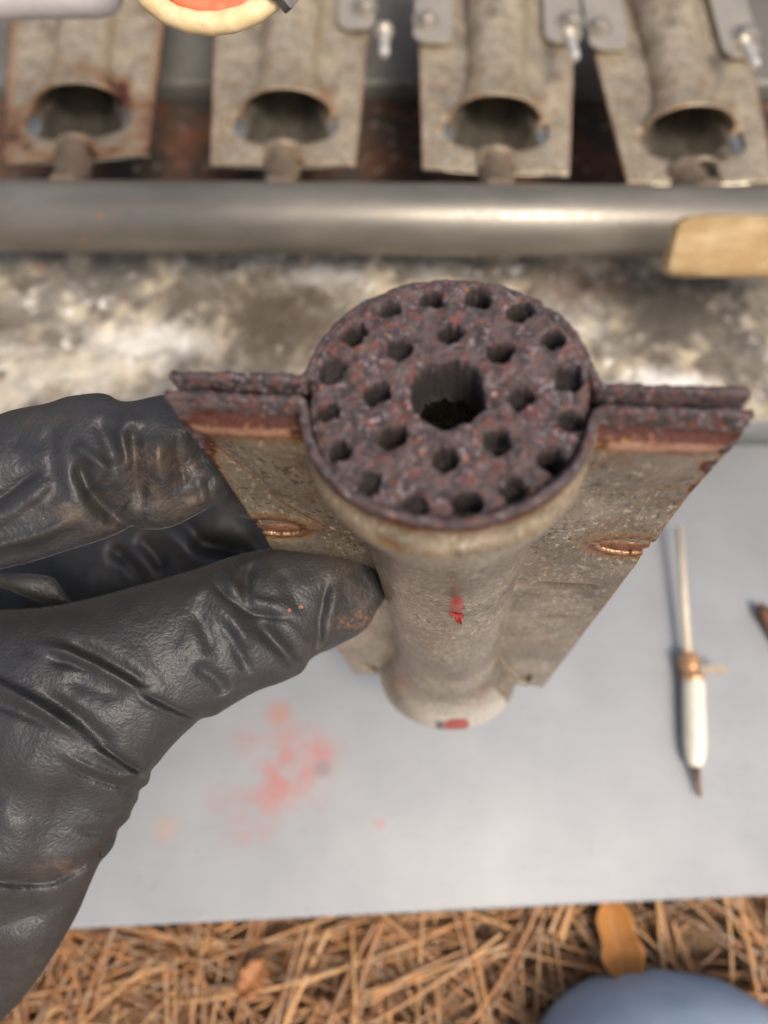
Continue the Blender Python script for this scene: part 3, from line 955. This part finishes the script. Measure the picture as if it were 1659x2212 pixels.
# deck: mottled, encrusted floor of the cabinet, with a front lip
M_DECK = Mat("encrusted_floor", 0.75, 0.0, 0.3)
n1 = M_DECK.noise(0.022, 5, 0.55, dist=0.5)
sx = M_DECK.n.new("ShaderNodeSeparateXYZ"); M_DECK.l.new(M_DECK.co, sx.inputs[0])
ygrad = M_DECK.ramp(sx.outputs["Y"], 75, 175, 0.15, -0.10)
n2 = M_DECK.noise(0.045, 4, 0.55, dist=0.3)
dcol = M_DECK.mix(M_DECK.ramp(M_DECK.math("ADD", n1, ygrad), 0.38, 0.62), (0.17, 0.15, 0.12), (0.50, 0.475, 0.42))
dcol = M_DECK.mix(M_DECK.ramp(n2, 0.48, 0.68), dcol, (0.66, 0.56, 0.40))
dcol = M_DECK.mix(M_DECK.ramp(M_DECK.noise(0.075, 4, .55), 0.57, 0.70), dcol, (0.105, 0.07, 0.06))
dcol = M_DECK.mix(M_DECK.math('MULTIPLY', M_DECK.ramp(M_DECK.noise(0.09, 4, .6, dist=.4), 0.62, 0.70), .6), dcol, (0.40, 0.17, 0.09))
dcol = M_DECK.mix(M_DECK.ramp(M_DECK.noise(0.10, 4, .6), 0.60, 0.72), dcol, (0.75, 0.72, 0.66))
dcol = M_DECK.mix(M_DECK.math('MULTIPLY', M_DECK.ramp(M_DECK.noise(0.22, 5, .7), 0.52, 0.62), .6), dcol, (0.14, 0.115, 0.09))
for (x, y, rx, ry, c_, f_) in ((600, 690, 55, 30, (0.09, 0.07, 0.05), .95), (420, 640, 30, 16, (0.12, 0.10, 0.08), .6), (250, 600, 34, 14, (0.13, 0.12, 0.11), .7), (110, 640, 12, 30, (0.10, 0.09, 0.08), .6), (1480, 680, 60, 26, (0.08, 0.068, 0.055), .9),
                              (1620, 780, 22, 18, (0.08, 0.07, 0.06), .75), (1250, 620, 30, 12, (0.22, 0.15, 0.11), .7), (330, 740, 40, 12, (0.72, 0.70, 0.64), .75), (170, 800, 50, 14, (0.66, 0.60, 0.48), .6), (1420, 840, 34, 9, (0.78, 0.76, 0.72), .8), (700, 590, 24, 8, (0.62, 0.60, 0.56), .6), (900, 640, 40, 10, (0.55, 0.47, 0.33), .5)):
    p = on(x, y, 25)
    bl = M_DECK.blob(float(p[0]), float(p[1]), rx * 1.25, ry * 1.6)
    bl = M_DECK.ramp(M_DECK.math('ADD', bl, M_DECK.ramp(M_DECK.noise(0.08, 5, .65), 0.3, 0.7, -0.35, 0.35)), 0.2, 0.75)
    dcol = M_DECK.mix(M_DECK.math('MULTIPLY', bl, f_), dcol, c_)
M_DECK = M_DECK.out(dcol, None, None, M_DECK.bump(M_DECK.noise(0.35, 5), 1.2))
DZ = 25.0
fe = on(1600, 908, DZ); yf = fe[1]
yb = on(800, 470, DZ)[1] + 10
gxs = np.arange(-420, 421, 1.8); gys = np.arange(yf, yb, 1.8)
GX, GY = np.meshgrid(gxs, gys, indexing='ij')
dz = 1.6 * fbm(GX / 22, GY / 22, 0, 3, 4) + 0.6 * fbm(GX / 4, GY / 4, 0, 5, 3)
DV = np.stack([GX, GY, DZ + dz * sstep(yf, yf + 8, GY)], -1).reshape(-1, 3)
floor_o = obj("cabinet_floor", mesh("cabinet_floor", DV, grid_faces(*GX.shape)[:, ::1], M_DECK))
tag(floor_o, kind="structure")
M_LIP = simple("dull_grey_lip", (0.20, 0.205, 0.20), (0.27, 0.27, 0.26), 0.05, 0.55, 0.2, 0.1, 0.6, spot=((0.16, 0.10, 0.07), 0.1, 0.62))
lipP = [(yf + 5, DZ - .9), (yf + 1.6, DZ - .1), (yf + 0.4, DZ - .4), (yf - 0.4, DZ - 1.6), (yf - 0.5, -9), (yf + 3, -9)]
LV = [(x, y, z) for (y, z) in lipP for x in (-420, 420)]
lo = obj("cabinet_front_lip", mesh("cabinet_front_lip", LV, [(2 * i, 2 * i + 2, 2 * i + 3, 2 * i + 1) for i in range(len(lipP) - 1)], M_LIP))
tag(lo, kind="structure")
# recess under the burners, dark brown with rust
M_REC = Mat("dark_rusty_recess", 0.85, 0.0, 0.3)
rc = M_REC.mix(M_REC.ramp(M_REC.noise(0.03, 5, .6), 0.42, 0.6), (0.045, 0.037, 0.030), (0.12, 0.05, 0.028))
rc = M_REC.mix(M_REC.ramp(M_REC.noise(0.12, 5, .6), 0.60, 0.72), rc, (0.33, 0.30, 0.25))
M_REC = M_REC.out(rc, None, None, M_REC.bump(M_REC.noise(0.3, 4), 1.0))
bx = join([box(-420, 420, yb, yb + 260, -6, 0), box(-420, 420, yb - 1.5, yb - 0.2, 0, DZ - 1.5)])
ro = obj("cabinet_recess_floor", mesh("cabinet_recess_floor", bx[0], bx[1], M_REC, smooth=False))
tag(ro, kind="structure")
ZB = 66.0
M_SHELF = simple("grey_heat_shield", (0.12, 0.115, 0.10), (0.18, 0.17, 0.15), 0.03, 0.5, 0.35, 0.3, 0.4, spot=((0.10, 0.06, 0.04), 0.06, 0.60))
ys = on(830, 178, 14)[1]
sp_ = [(ys, 1), (ys, 12), (ys + 1.0, 13.6), (ys + 3, 14), (ys + 220, 14)]
SV = [(x, y, z) for (y, z) in sp_ for x in (-420, 420)]
so = obj("cabinet_heat_shield", mesh("cabinet_heat_shield", SV, [(2 * i, 2 * i + 2, 2 * i + 3, 2 * i + 1)[::-1] for i in range(len(sp_) - 1)], M_SHELF))
tag(so, kind="structure")
yfar = ys + 220
bk = obj("cabinet_back_wall", mesh("cabinet_back_wall", *box(-420, 420, yfar, yfar + 4, -6, 190), M_SHELF, smooth=False))
tag(bk, kind="structure")

# forest soil
M_SOIL = simple("straw_strewn_soil", (0.16, 0.10, 0.055), (0.34, 0.21, 0.115), 0.05, 0.95, 0, 2.0, 0.3)
so2 = obj("ground", mesh("ground", [(-6000, -6000, -30), (6000, -6000, -30), (6000, 6000, -30), (-6000, 6000, -30)], [(0, 1, 2, 3)], M_SOIL))
tag(so2, kind="structure")

# pine straw
M_NEED = Mat("dry_pine_needle", 0.5, 0.0, 0.45)
na = M_NEED.attr("tone")
nc = M_NEED.mix(M_NEED.ramp(na, 0.0, 0.5), (0.15, 0.075, 0.035), (0.40, 0.18, 0.065))
nc = M_NEED.mix(M_NEED.ramp(na, 0.6, 1.0), nc, (0.58, 0.33, 0.14))
nc = M_NEED.mix(M_NEED.math('MULTIPLY', M_NEED.ramp(M_NEED.noise(0.2, 3), .45, .62), .5), nc, (0.34, 0.28, 0.20))
M_NEED = M_NEED.out(nc)


def needles(n, x0, x1, y0, y1, zlo, zhi, seed, r0=0.55, r1=0.95):
    rg = np.random.default_rng(seed)
    k, ns = 9, 5
    Vn = np.zeros((n, k, ns, 3)); tone = np.zeros((n, k, ns))
    for i in range(n):
        t = np.linspace(-.5, .5, k)
        if i % 3 == 0:
            L0 = rg.uniform(120, 230); a0 = rg.uniform(0, 2 * math.pi); bx0, by0 = rg.uniform(x0, x1), rg.uniform(y0, y1)
            z0_ = rg.uniform(zlo, zhi); cur0 = rg.normal(0, 0.22); tn0 = rg.uniform(0, 1)
        L = L0 * rg.uniform(.9, 1.05); a = a0 + rg.normal(0, 0.07); cur = cur0 + rg.normal(0, 0.10); z = z0_ + rg.normal(0, 1.5)
        cx_, cy_ = bx0 + math.cos(a) * L / 2, by0 + math.sin(a) * L / 2
        ang = a + cur * t * 2
        dx = np.cumsum(np.cos(ang)) * L / k; dy = np.cumsum(np.sin(ang)) * L / k
        x = cx_ + dx - dx[k // 2]; y = cy_ + dy - dy[k // 2]
        zz = z + rg.normal(0, 7) * t * 1.2 + rg.normal(0, 5) * (t * t * 4 - .5)
        r = rg.uniform(r0, r1) * (1 - 0.55 * (t + .5))
        th = rg.uniform(0, 6.28)
        px_, py_ = -np.sin(ang), np.cos(ang)
        for s in range(ns):
            q = th + 2 * math.pi * s / ns
            Vn[i, :, s, 0] = x + r * math.cos(q) * px_; Vn[i, :, s, 1] = y + r * math.cos(q) * py_; Vn[i, :, s, 2] = zz + r * math.sin(q)
        tone[i] = np.clip(tn0 + rg.normal(0, .12) + 0.15 * np.sin(t * 6)[:, None], 0, 1)
    b = (np.arange(n)[:, None, None] * k + np.arange(k - 1)[None, :, None]) * ns
    s0 = np.arange(ns)[None, None, :]; s1 = (s0 + 1) % ns
    Fn = np.stack(np.broadcast_arrays(b + s0, b + s1, b + ns + s1, b + ns + s0), -1).reshape(-1, 4)
    return Vn.reshape(-1, 3), Fn, tone.ravel()


ycut = min(c0[1], c1[1])
NV, NFc, NT = needles(4800, -400, 400, ycut - 330, ycut + 60, -30, -13, 3, 0.55, 1.15)
keepz = NV[:, 2].copy()
lim = np.where(NV[:, 1] > ycut - 8, -14.0, -6.0 + 5 * noise(NV[:, 0] / 40, NV[:, 1] / 40, 0, 8))
NV[:, 2] = np.where(NV[:, 2] > lim, lim + 0.2 * (NV[:, 2] - lim), NV[:, 2])
no = obj("pine_needle_litter", mesh("pine_needle_litter", NV, NFc, M_NEED, attrs=dict(tone=NT)))
tag(no, "layer of dry orange brown pine needles covering the ground below the grey panel", "pine needles", kind="stuff")

# brown dead leaves among the needles
def leaf(name, c, L, W, rz, colr, label, curl=6.0):
    m = simple(name + "_skin", colr, tuple(q * 1.4 for q in colr), 0.08, 0.6, 0, 0.5, 0.3)
    V, F = [], []
    nu, nv = 22, 13
    for i in range(nu):
        t = i / (nu - 1)
        w = W * math.sin(math.pi * min(1, t * 0.97 + .015)) ** 0.8 * (1 + .12 * math.sin(t * 19))
        for j in range(nv):
            s = -1 + 2 * j / (nv - 1)
            x = (t - .5) * L; y = s * w
            z = curl * (s * s) * 0.7 + curl * (t - .5) ** 2 * 2 + 0.6 * math.sin(t * 30) * abs(s) - .8 * math.exp(-(s * 8) ** 2)
            V.append((x * math.cos(rz) - y * math.sin(rz), x * math.sin(rz) + y * math.cos(rz), z))
    for i in range(nu - 1):
        for j in range(nv - 1): F.append((i * nv + j, (i + 1) * nv + j, (i + 1) * nv + j + 1, i * nv + j + 1))
    o = obj("dead_leaf", mesh("dead_leaf", V, F, m), None, c)
    solid(o, 0.4)
    return tag(o, label, "leaf", "dead leaves on the pine straw")


leaf("upright_leaf", on(1335, 2040, -10), 44, 8, 1.75, (0.30, 0.125, 0.025), "curled orange brown dead leaf standing just above the blue jeans knee")
leaf("broken_leaf", on(548, 2110, -10), 16, 5, 0.9, (0.26, 0.11, 0.04), "small torn rust orange leaf lying on pine needles left of the knee", 3)

# ================================================================ MANIFOLD PIPE
M_PIPE = Mat("weathered_steel_pipe", 0.34, 0.45, 0.9)
qc = M_PIPE.mix(M_PIPE.ramp(M_PIPE.noise(0.05, 5, .6, co=M_PIPE.scaled((0.35, 1, 1))), 0.35, 0.65), (0.15, 0.137, 0.112), (0.22, 0.20, 0.165))
qc = M_PIPE.mix(M_PIPE.ramp(M_PIPE.noise(0.3, 5, .65), 0.62, 0.72), qc, (0.22, 0.16, 0.10))
qc = M_PIPE.mix(M_PIPE.math('MULTIPLY', M_PIPE.blob(-128, 228, 26, 400), M_PIPE.ramp(M_PIPE.noise(0.22, 4, .6), 0.60, 0.72)), qc, (0.42, 0.15, 0.07))
M_PIPE = M_PIPE.out(qc, M_PIPE.ramp(M_PIPE.noise(0.4, 4), 0.3, 0.7, 0.33, 0.47), None, M_PIPE.bump(M_PIPE.noise(0.8, 4), 0.06))
pa, pb = on(0, 466, ZB), on(1659, 481, ZB)
pdv = (pb - pa) / np.linalg.norm(pb - pa)
pv_, pf_ = lathe([(0, 14.4), (0.5, 15.4), (880, 15.4), (880.5, 14.4)], pa - pdv * 260, pb + pdv * 260, 96)
pipe = obj("manifold_pipe", mesh("manifold_pipe", pv_, pf_, M_PIPE))
tag(pipe, "long dull grey steel gas pipe running across below the row of burners", "pipe")

# orifices screwed into the pipe
M_DULL = simple("dull_zinc_screw", (0.42, 0.38, 0.32), (0.33, 0.30, 0.26), 0.4, 0.45, 0.7, 0.05, 1.0)
M_BRASS = simple("tarnished_brass", (0.26, 0.18, 0.12), (0.34, 0.26, 0.18), 0.15, 0.45, 0.5, 0.1, 1.0, spot=((0.2, 0.13, 0.08), .3, .6))
BURN = [(165, 345, 5.0), (612, 358, 0.0), (1070, 372, -3.5), (1512, 396, 0.5)]
NAMES = ["leftmost mounted burner with yellow rust blooms around its inlet mouth",
         "second mounted burner from the left, directly below the cream and red wires",
         "third mounted burner from the left, upright above the rusty round head",
         "rightmost mounted burner, leaning left, above the tan fibrous block"]
BRUST = [2.0, 0.7, 0.35, 0.45]
ONAMES = ["brown orifice fitting feeding the leftmost burner", "brown orifice fitting feeding the second burner from the left",
          "pale brass orifice fitting feeding the third burner from the left", "crooked orifice fitting feeding the rightmost burner"]
M_SCREW = simple("bright_zinc_screw", (0.88, 0.80, 0.68), (0.75, 0.69, 0.58), 0.4, 0.3, 0.85, 0.05, 1.0)
M_PIN = simple("polished_pin", (0.90, 0.86, 0.78), (0.8, 0.76, 0.68), 0.4, 0.3, 0.6)
M_TAB = simple("clean_steel_tab", (0.46, 0.41, 0.33), (0.38, 0.35, 0.30), 0.08, 0.4, 0.5, 0.1, 1.0)


def tab_mesh(x0, x1, y0, y1, z, r=6.0):
    """flat tab with one rounded corner pair toward -y, with thickness"""
    P = []
    for (cx_, cy_, a0) in ((x1 - r, y0 + r, -90), (x0 + r, y0 + r, 180)):
        for k in range(7):
            a = math.radians(a0 + 15 * k); P.append((cx_ + r * math.cos(a), cy_ + r * math.sin(a)))
    P = [(x0, y1)] + P[7:] + P[:7] + [(x1, y1)]
    n = len(P)
    V = [(x, y, z) for x, y in P] + [(x, y, z + 1.4) for x, y in P]
    F = [tuple(range(n - 1, -1, -1)), tuple(range(n, 2 * n))] + [(i, (i + 1) % n, n + (i + 1) % n, n + i) for i in range(n)]
    return V, F


def screw_mesh(c, r=4.2):
    c = np.array(c, float)
    prof = [(0, r * 1.5), (0.8, r * 1.5), (1.0, r), (3.4, r), (3.9, r * .85)]
    V, F = lathe(prof, c, c + np.array([0, 0, 1.0]), 6)
    V2, F2 = lathe([(3.9, r * .8), (4.3, r * .45), (4.2, 0.1)], c, c + np.array([0, 0, 1.0]), 16)
    W, G = lathe([(0, r * 1.7), (0.7, r * 1.7)], c, c + np.array([0, 0, 1.0]), 24)
    return join([(V, F), (V2, F2), (W, G)])


for i, (bx_, by_, rz) in enumerate(BURN):
    c = on(bx_, by_, ZB)
    root = bpy.data.objects.new("gas_burner", None); COL.objects.link(root)
    base = Matrix.Rotation(math.radians(rz), 4, 'Z') @ Matrix(((1, 0, 0, 0), (0, -1, 0, 0), (0, 0, -1, 0), (0, 0, 0, 1)))
    root.matrix_world = Matrix.Translation(Vector(c) * MM) @ base @ Matrix.Translation((0, -LB * MM, 0))
    tag(root, NAMES[i], "burner", "burners mounted above the manifold pipe")
    lw, up = ME_LOW, ME_UP
    if BRUST[i]:
        up = ME_UP.copy()
        co = np.zeros(len(up.vertices) * 3); up.vertices.foreach_get("co", co); co = co.reshape(-1, 3) / MM
        rr_ = np.array(AU["rust"]) + BRUST[i] * (0.20 * np.exp(-((np.hypot(co[:, 0] / 1.3 - 0, co[:, 1] - 154) - 22) / 6) ** 2) * (0.8 + .5 * fbm(co[:, 0] / 6, co[:, 1] / 6, 0, 4))
                                                + 0.17 * sstep(9, 0, wid(co[:, 1]) - np.abs(co[:, 0])) + .10 * sstep(170, 177, co[:, 1]))
        rr_ += BRUST[i] * 0.32 * np.exp(-(((co[:, 0] - 20) / 5) ** 2 + ((co[:, 1] - 133) / 9) ** 2))
        up.attributes["rust"].data.foreach_set("value", rr_.astype(np.float32))
    solid(obj("upper_shell", up, root), 1.3)
    solid(obj("lower_shell", lw, root), 1.3)
    # carry-over tabs with screws toward the far end (local -Z is up)
    tabs = {0: [], 1: [(1, 88)], 2: [(-1, 96), (1, 92)], 3: [(-1, 92), (1, 98)]}[i]
    for sgn, u1 in tabs:
        x0, x1 = (24, 43) if sgn > 0 else (-43, -23)
        V, F = tab_mesh(x0, x1, 0, 60, 0)
        V = [(x, u1 - y, -3.6 - z * 1.0) for x, y, z in V]
        tb = obj("mounting_tab", mesh("mounting_tab", V, F, M_TAB, smooth=False), root)
        V, F = screw_mesh((0, 0, 0))
        V = [(x + (x0 + x1) / 2 + sgn * 4, u1 - 15 + y, -5.2 - z) for x, y, z in V]
        obj("screw", mesh("screw", V, F, M_DULL, smooth=False), tb)
    # orifice
    q0 = c + np.array([0, -24, 0]); q0[1] = pa[1] + (c[0] - pa[0]) / (pb[0] - pa[0]) * (pb[1] - pa[1]) + 11
    tip = c + np.array([math.sin(math.radians(-rz)) * 8 + (-9 if i == 3 else 0), 10, 0])
    ln = float(np.linalg.norm(tip - q0))
    orf = bpy.data.objects.new("gas_orifice", None); COL.objects.link(orf); orf.location = Vector(q0) * MM
    tag(orf, ONAMES[i], "gas fitting", "orifice fittings on the manifold pipe")
    V, F = lathe([(0, 10.5), (4, 10.5), (6.5, 9.2)], (0, 0, 0), tip - q0, 6)
    obj("hex_collar", mesh("hex_collar", V, F, M_BRASS, smooth=False), orf)
    V, F = lathe([(5, 8.2), (ln - 3, 8.2), (ln - 1, 7.4), (ln, 5.8), (ln - 1, 2.0), (ln - 4, 1.6)], (0, 0, 0), tip - q0, 40)
    obj("spud", mesh("spud", V, F, M_BRASS), orf)

# bright threaded pins between the burners
for k, (x, y) in enumerate(((830, 84), (1240, 92), (1628, 108))):
    p = on(x, y + 26, 86)
    root = bpy.data.objects.new("bolt", None); COL.objects.link(root); root.location = Vector(p) * MM
    tag(root, ["shiny bolt end left of the third mounted burner, near the top edge", "shiny bolt end between the third and rightmost mounted burners",
               "shiny bolt end at the right picture edge beside the rightmost burner"][k], "bolt", "bright bolt ends between the burners")
    d = np.array([0, -0.985, 0.17])
    prof = [(-22, 2.5)] + [(-21 + 0.7 * j, 2.5 if j % 2 else 2.25) for j in range(32)] + [(2, 2.5), (3.6, 2.0), (4.4, 1.0)]
    V, F = lathe(prof, (0, 0, 0), d, 24)
    obj("shank", mesh("shank", V, F, M_PIN), root)
    V, F = lathe([(-20, 4.6), (-17, 4.6)], (0, 0, 0), d, 6)
    obj("nut", mesh("nut", V, F, M_SCREW, smooth=False), root)

# tan ribbed block lying over the right end of the pipe
M_TAN = Mat("tan_fibre", 0.8, 0, 0.3)
wv = M_TAN.n.new("ShaderNodeTexWave"); wv.inputs["Scale"].default_value = 0.75; wv.inputs["Distortion"].default_value = 2.5; wv.inputs["Detail"].default_value = 3
M_TAN.l.new(M_TAN.co, wv.inputs["Vector"])
tcn = M_TAN.mix(M_TAN.ramp(M_TAN.noise(0.08, 4, .6, co=M_TAN.scaled((0.6, 1.6, 1))), 0.38, 0.62), (0.78, 0.56, 0.30), (0.52, 0.31, 0.13))
tcn = M_TAN.mix(M_TAN.math('MULTIPLY', wv.outputs["Fac"], 0.45), tcn, (0.85, 0.66, 0.38))
M_TAN = M_TAN.out(tcn, None, None, M_TAN.bump(wv.outputs["Fac"], 0.4))
tl = on(1447, 532, 92); tr = on(1700, 540, 92)
L_t = float(tr[0] - tl[0]) + 60
V, F = [], []
nsec = 44
xsn = [0, .5, 1.5, 3, 5, 8, 14, 24, 40, 60, 90, L_t]
for xi, x in enumerate(xsn):
    sc = [0.70, 0.80, 0.88, 0.93, 0.96, 0.985, 1, 1, 1, 1, 1, 1][xi]
    for k in range(nsec):
        a = 2 * math.pi * k / nsec
        cy_, cz_ = math.cos(a), math.sin(a)
        yy = 12.0 * math.copysign(abs(cy_) ** 0.5, cy_) * sc * (1 + .02 * math.sin(x * .5 + k))
        zz = 6.0 * math.copysign(abs(cz_) ** 0.6, cz_) * sc
        V.append((x - 0.18 * (yy - 0) * -1 * (x < 6), yy, zz))
for i in range(len(xsn) - 1):
    for k in range(nsec): F.append((i * nsec + k, i * nsec + (k + 1) % nsec, (i + 1) * nsec + (k + 1) % nsec, (i + 1) * nsec + k))
F += [tuple(reversed(range(nsec))), tuple((len(xsn) - 1) * nsec + k for k in range(nsec))]
tb_ = obj("fibre_block", mesh("fibre_block", V, F, M_TAN), None, tl)
tb_.rotation_euler = (math.radians(30), 0, math.radians(-0.5))
tag(tb_, "tan finely ribbed block with rounded corners lying over the right end of the grey pipe", "block")

# ================================================================ WIRES AT THE TOP
M_CREAM = simple("aged_cream_insulation", (0.66, 0.48, 0.24), (0.76, 0.60, 0.35), 0.25, 0.5, 0, 0.12, 0.9, spot=((0.13, 0.08, 0.05), .8, .67))
M_REDW = simple("red_wire_insulation", (0.70, 0.14, 0.06), (0.80, 0.22, 0.11), 0.3, 0.4, 0, 0.10, 0.9, spot=((0.12, 0.05, 0.04), .8, .68))
M_BLKW = simple("black_wire_insulation", (0.03, 0.03, 0.032), (0.05, 0.047, 0.045), 0.3, 0.5, 0, 0.05, 1.0)


def arc_path(cx_, cy_, R, a0, a1, d0, d1, n=70, tail0=None, tail1=None, wob=0.0):
    pts = []
    for k in range(n):
        t = k / (n - 1); a = math.radians(a0 + (a1 - a0) * t)
        pts.append(at(cx_ + (R + wob * math.sin(9 * t)) * math.cos(a), cy_ + (R + wob * math.sin(7 * t)) * math.sin(a), d0 + (d1 - d0) * t))
    P = list(pts)
    if tail0 is not None: P = [np.array(at(*q)) for q in tail0] + P
    if tail1 is not None: P = P + [np.array(at(*q)) for q in tail1]
    return smooth3(np.array(P))


def smooth3(P):
    for _ in range(3):
        Q = P.copy(); Q[1:-1] = (P[:-2] + 2 * P[1:-1] + P[2:]) / 4; P = Q
    return P


WD = 148
for nm, cx_, cy_, R, rr, m, lab, d in (
        ("wire", 455, -133, 186, 2.15, M_CREAM, "stained cream wire, outermost of the loop hanging in at the top edge", WD),
        ("wire", 468, -118, 141, 1.75, M_REDW, "bright red wire nested inside the cream wire loop at the top edge", WD + 1.0),
        ("wire", 470, -112, 112, 1.5, M_REDW, "darker inner strand of red wire just cut off by the top edge", WD + 3.0)):
    P = arc_path(cx_, cy_, R, 195, 12, d + 6, d - 2, 70, [(cx_ - R - 60, cy_ - 500, d + 40), (cx_ - R - 20, cy_ - 200, d + 20)], [(cx_ + R + 10, cy_ - 120, d - 4), (cx_ + R + 40, cy_ - 500, d)], 2.0)
    V, F = tube(P, rr * (1 + 0.03 * np.sin(np.arange(len(P)) * 1.1)), 20)
    tag(obj(nm, mesh(nm, V, F, m)), lab, "wire", "coloured wires looping in at the top edge")
p0, p1 = at(575, 6, WD - 3), at(640, 0, WD - 1)
V, F = tube(smooth3(np.array([at(548, -60, WD - 4), at(570, -24, WD - 6), at(590, -2, WD - 5.5), at(612, 8, WD - 2), at(634, -8, WD + 3), at(650, -50, WD + 6)])), 1.05, 14)
tie = bpy.data.objects.new("cable_tie", None); COL.objects.link(tie); tie.location = Vector(at(610, 0, WD - 3)) * MM
tc_ = at(610, 0, WD - 3)
obj("strap", mesh("strap", np.array(V) - tc_, F, M_BLKW), tie)
bc = at(626, 2, WD - 2)
ring = []
V, F = lathe([(0, 1.6), (.4, 2.0), (3.4, 2.0), (3.8, 1.5)], at(612, 12, WD - 3) - tc_, at(636, -18, WD - 2) - tc_, 4)
obj("tie_head", mesh("tie_head", V, F, simple("dusty_black_plastic", (0.07, 0.065, 0.06), (0.13, 0.12, 0.11), .5, .5), smooth=False), tie)
tag(tie, "black cable tie around the cream wire at the top edge", "cable tie")

# pale sleeve at the top left corner
M_SLV = simple("pale_grey_sleeve", (0.42, 0.40, 0.39), (0.56, 0.53, 0.52), 0.06, 0.45, 0, 0.1, 0.5, spot=((0.50, 0.20, 0.15), .07, .60))
s0, s1 = at(-260, -32, 246), at(262, -40, 246)
V, F = lathe([(0, 10), (float(np.linalg.norm(s1 - s0)) - 9, 10.2), (float(np.linalg.norm(s1 - s0)) - 5, 9.4), (float(np.linalg.norm(s1 - s0)) - 2, 7.4), (float(np.linalg.norm(s1 - s0)), 3)], s0, s1, 40)
tag(obj("hose_sleeve", mesh("hose_sleeve", V, F, M_SLV)), "pale grey sleeve end with faint red marks in the top left corner", "sleeve")

# ================================================================ IGNITER ELECTRODE ON THE PANEL
M_CER = simple("white_ceramic", (0.74, 0.69, 0.56), (0.66, 0.61, 0.50), 0.2, 0.35)
M_ROD = simple("tan_metal_rod", (0.55, 0.47, 0.35), (0.62, 0.55, 0.43), 0.2, 0.5, 0.1)
M_COP = simple("copper_brown_collar", (0.50, 0.26, 0.12), (0.62, 0.38, 0.22), 0.3, 0.35, 0.5)
M_DKM = simple("dark_rusty_metal", (0.10, 0.06, 0.04), (0.20, 0.10, 0.06), 0.3, 0.6, 0.3)
ig = bpy.data.objects.new("igniter_electrode", None); COL.objects.link(ig)
igc = on(1492, 1440, 6); ig.location = Vector(igc) * MM
tag(ig, "igniter electrode with white ceramic body and thin tan rod lying on the grey panel", "electrode")
a_ = on(1467, 1140, 11) - igc; b_ = on(1486, 1415, 6.5) - igc
V, F = tube(np.array([a_, (a_ + b_) / 2, b_]), 1.55, 16); obj("rod", mesh("rod", V, F, M_ROD), ig)
c_ = on(1497, 1470, 5.6) - igc; dn = on(1502, 1655, 5.0) - igc
V, F = lathe([(-2, 2.0), (0, 3.8), (2, 4.6), (6, 4.5), (8, 3.9), (9, 5.0), (10.5, 5.0), (11, 4.2)], b_, c_, 28); obj("collar", mesh("collar", V, F, M_COP), ig)
Lc = float(np.linalg.norm(dn - c_))
V, F = lathe([(-1, 3.8), (1, 4.6), (3, 4.8), (Lc - 8, 4.7), (Lc - 3, 3.9), (Lc, 2.6), (Lc + .5, 1.4)], c_, dn, 32); obj("ceramic_body", mesh("ceramic_body", V, F, M_CER), ig)
e_ = on(1512, 1722, 3.0) - igc
V, F = tube(np.array([dn, dn * .6 + e_ * .4, e_]), [1.9, 1.3, 0.7], 12); obj("wire_tip", mesh("wire_tip", V, F, M_DKM), ig)
f_ = on(1548, 1458, 3.5) - igc
V, F = box(0, float(f_[0] - b_[0]), -1.6, 1.6, -1.0, 0.4)
V = [(x + b_[0] + 2, y + float(f_[1]) + 1, z + 5) for x, y, z in V]
obj("bracket", mesh("bracket", V, F, simple("tan_bracket", (0.36, 0.28, 0.2), (0.46, 0.36, 0.26), .3, .4, .4), smooth=False), ig)

# rusty scrap at the right edge of the panel
sc0, sc1, sc2 = on(1640, 1306, 5), on(1662, 1340, 4), on(1700, 1420, 2.5)
V, F = tube(smooth3(np.array([sc0, sc0 * .5 + sc1 * .5, sc1, sc1 * .5 + sc2 * .5, sc2])), [1.6, 3.4, 3.0, 2.4, 2.0], 10)
V = np.array(V); V += 0.5 * fbm(V[:, 0] * .6, V[:, 1] * .6, 0, 3)[:, None]
so3 = obj("rust_scrap", mesh("rust_scrap", V, F, simple("orange_rust", (0.09, 0.05, 0.035), (0.22, 0.10, 0.055), .2, .8, 0, .5, .5)))
tag(so3, "small brown rusty scrap lying on the grey panel at the right edge", "scrap")
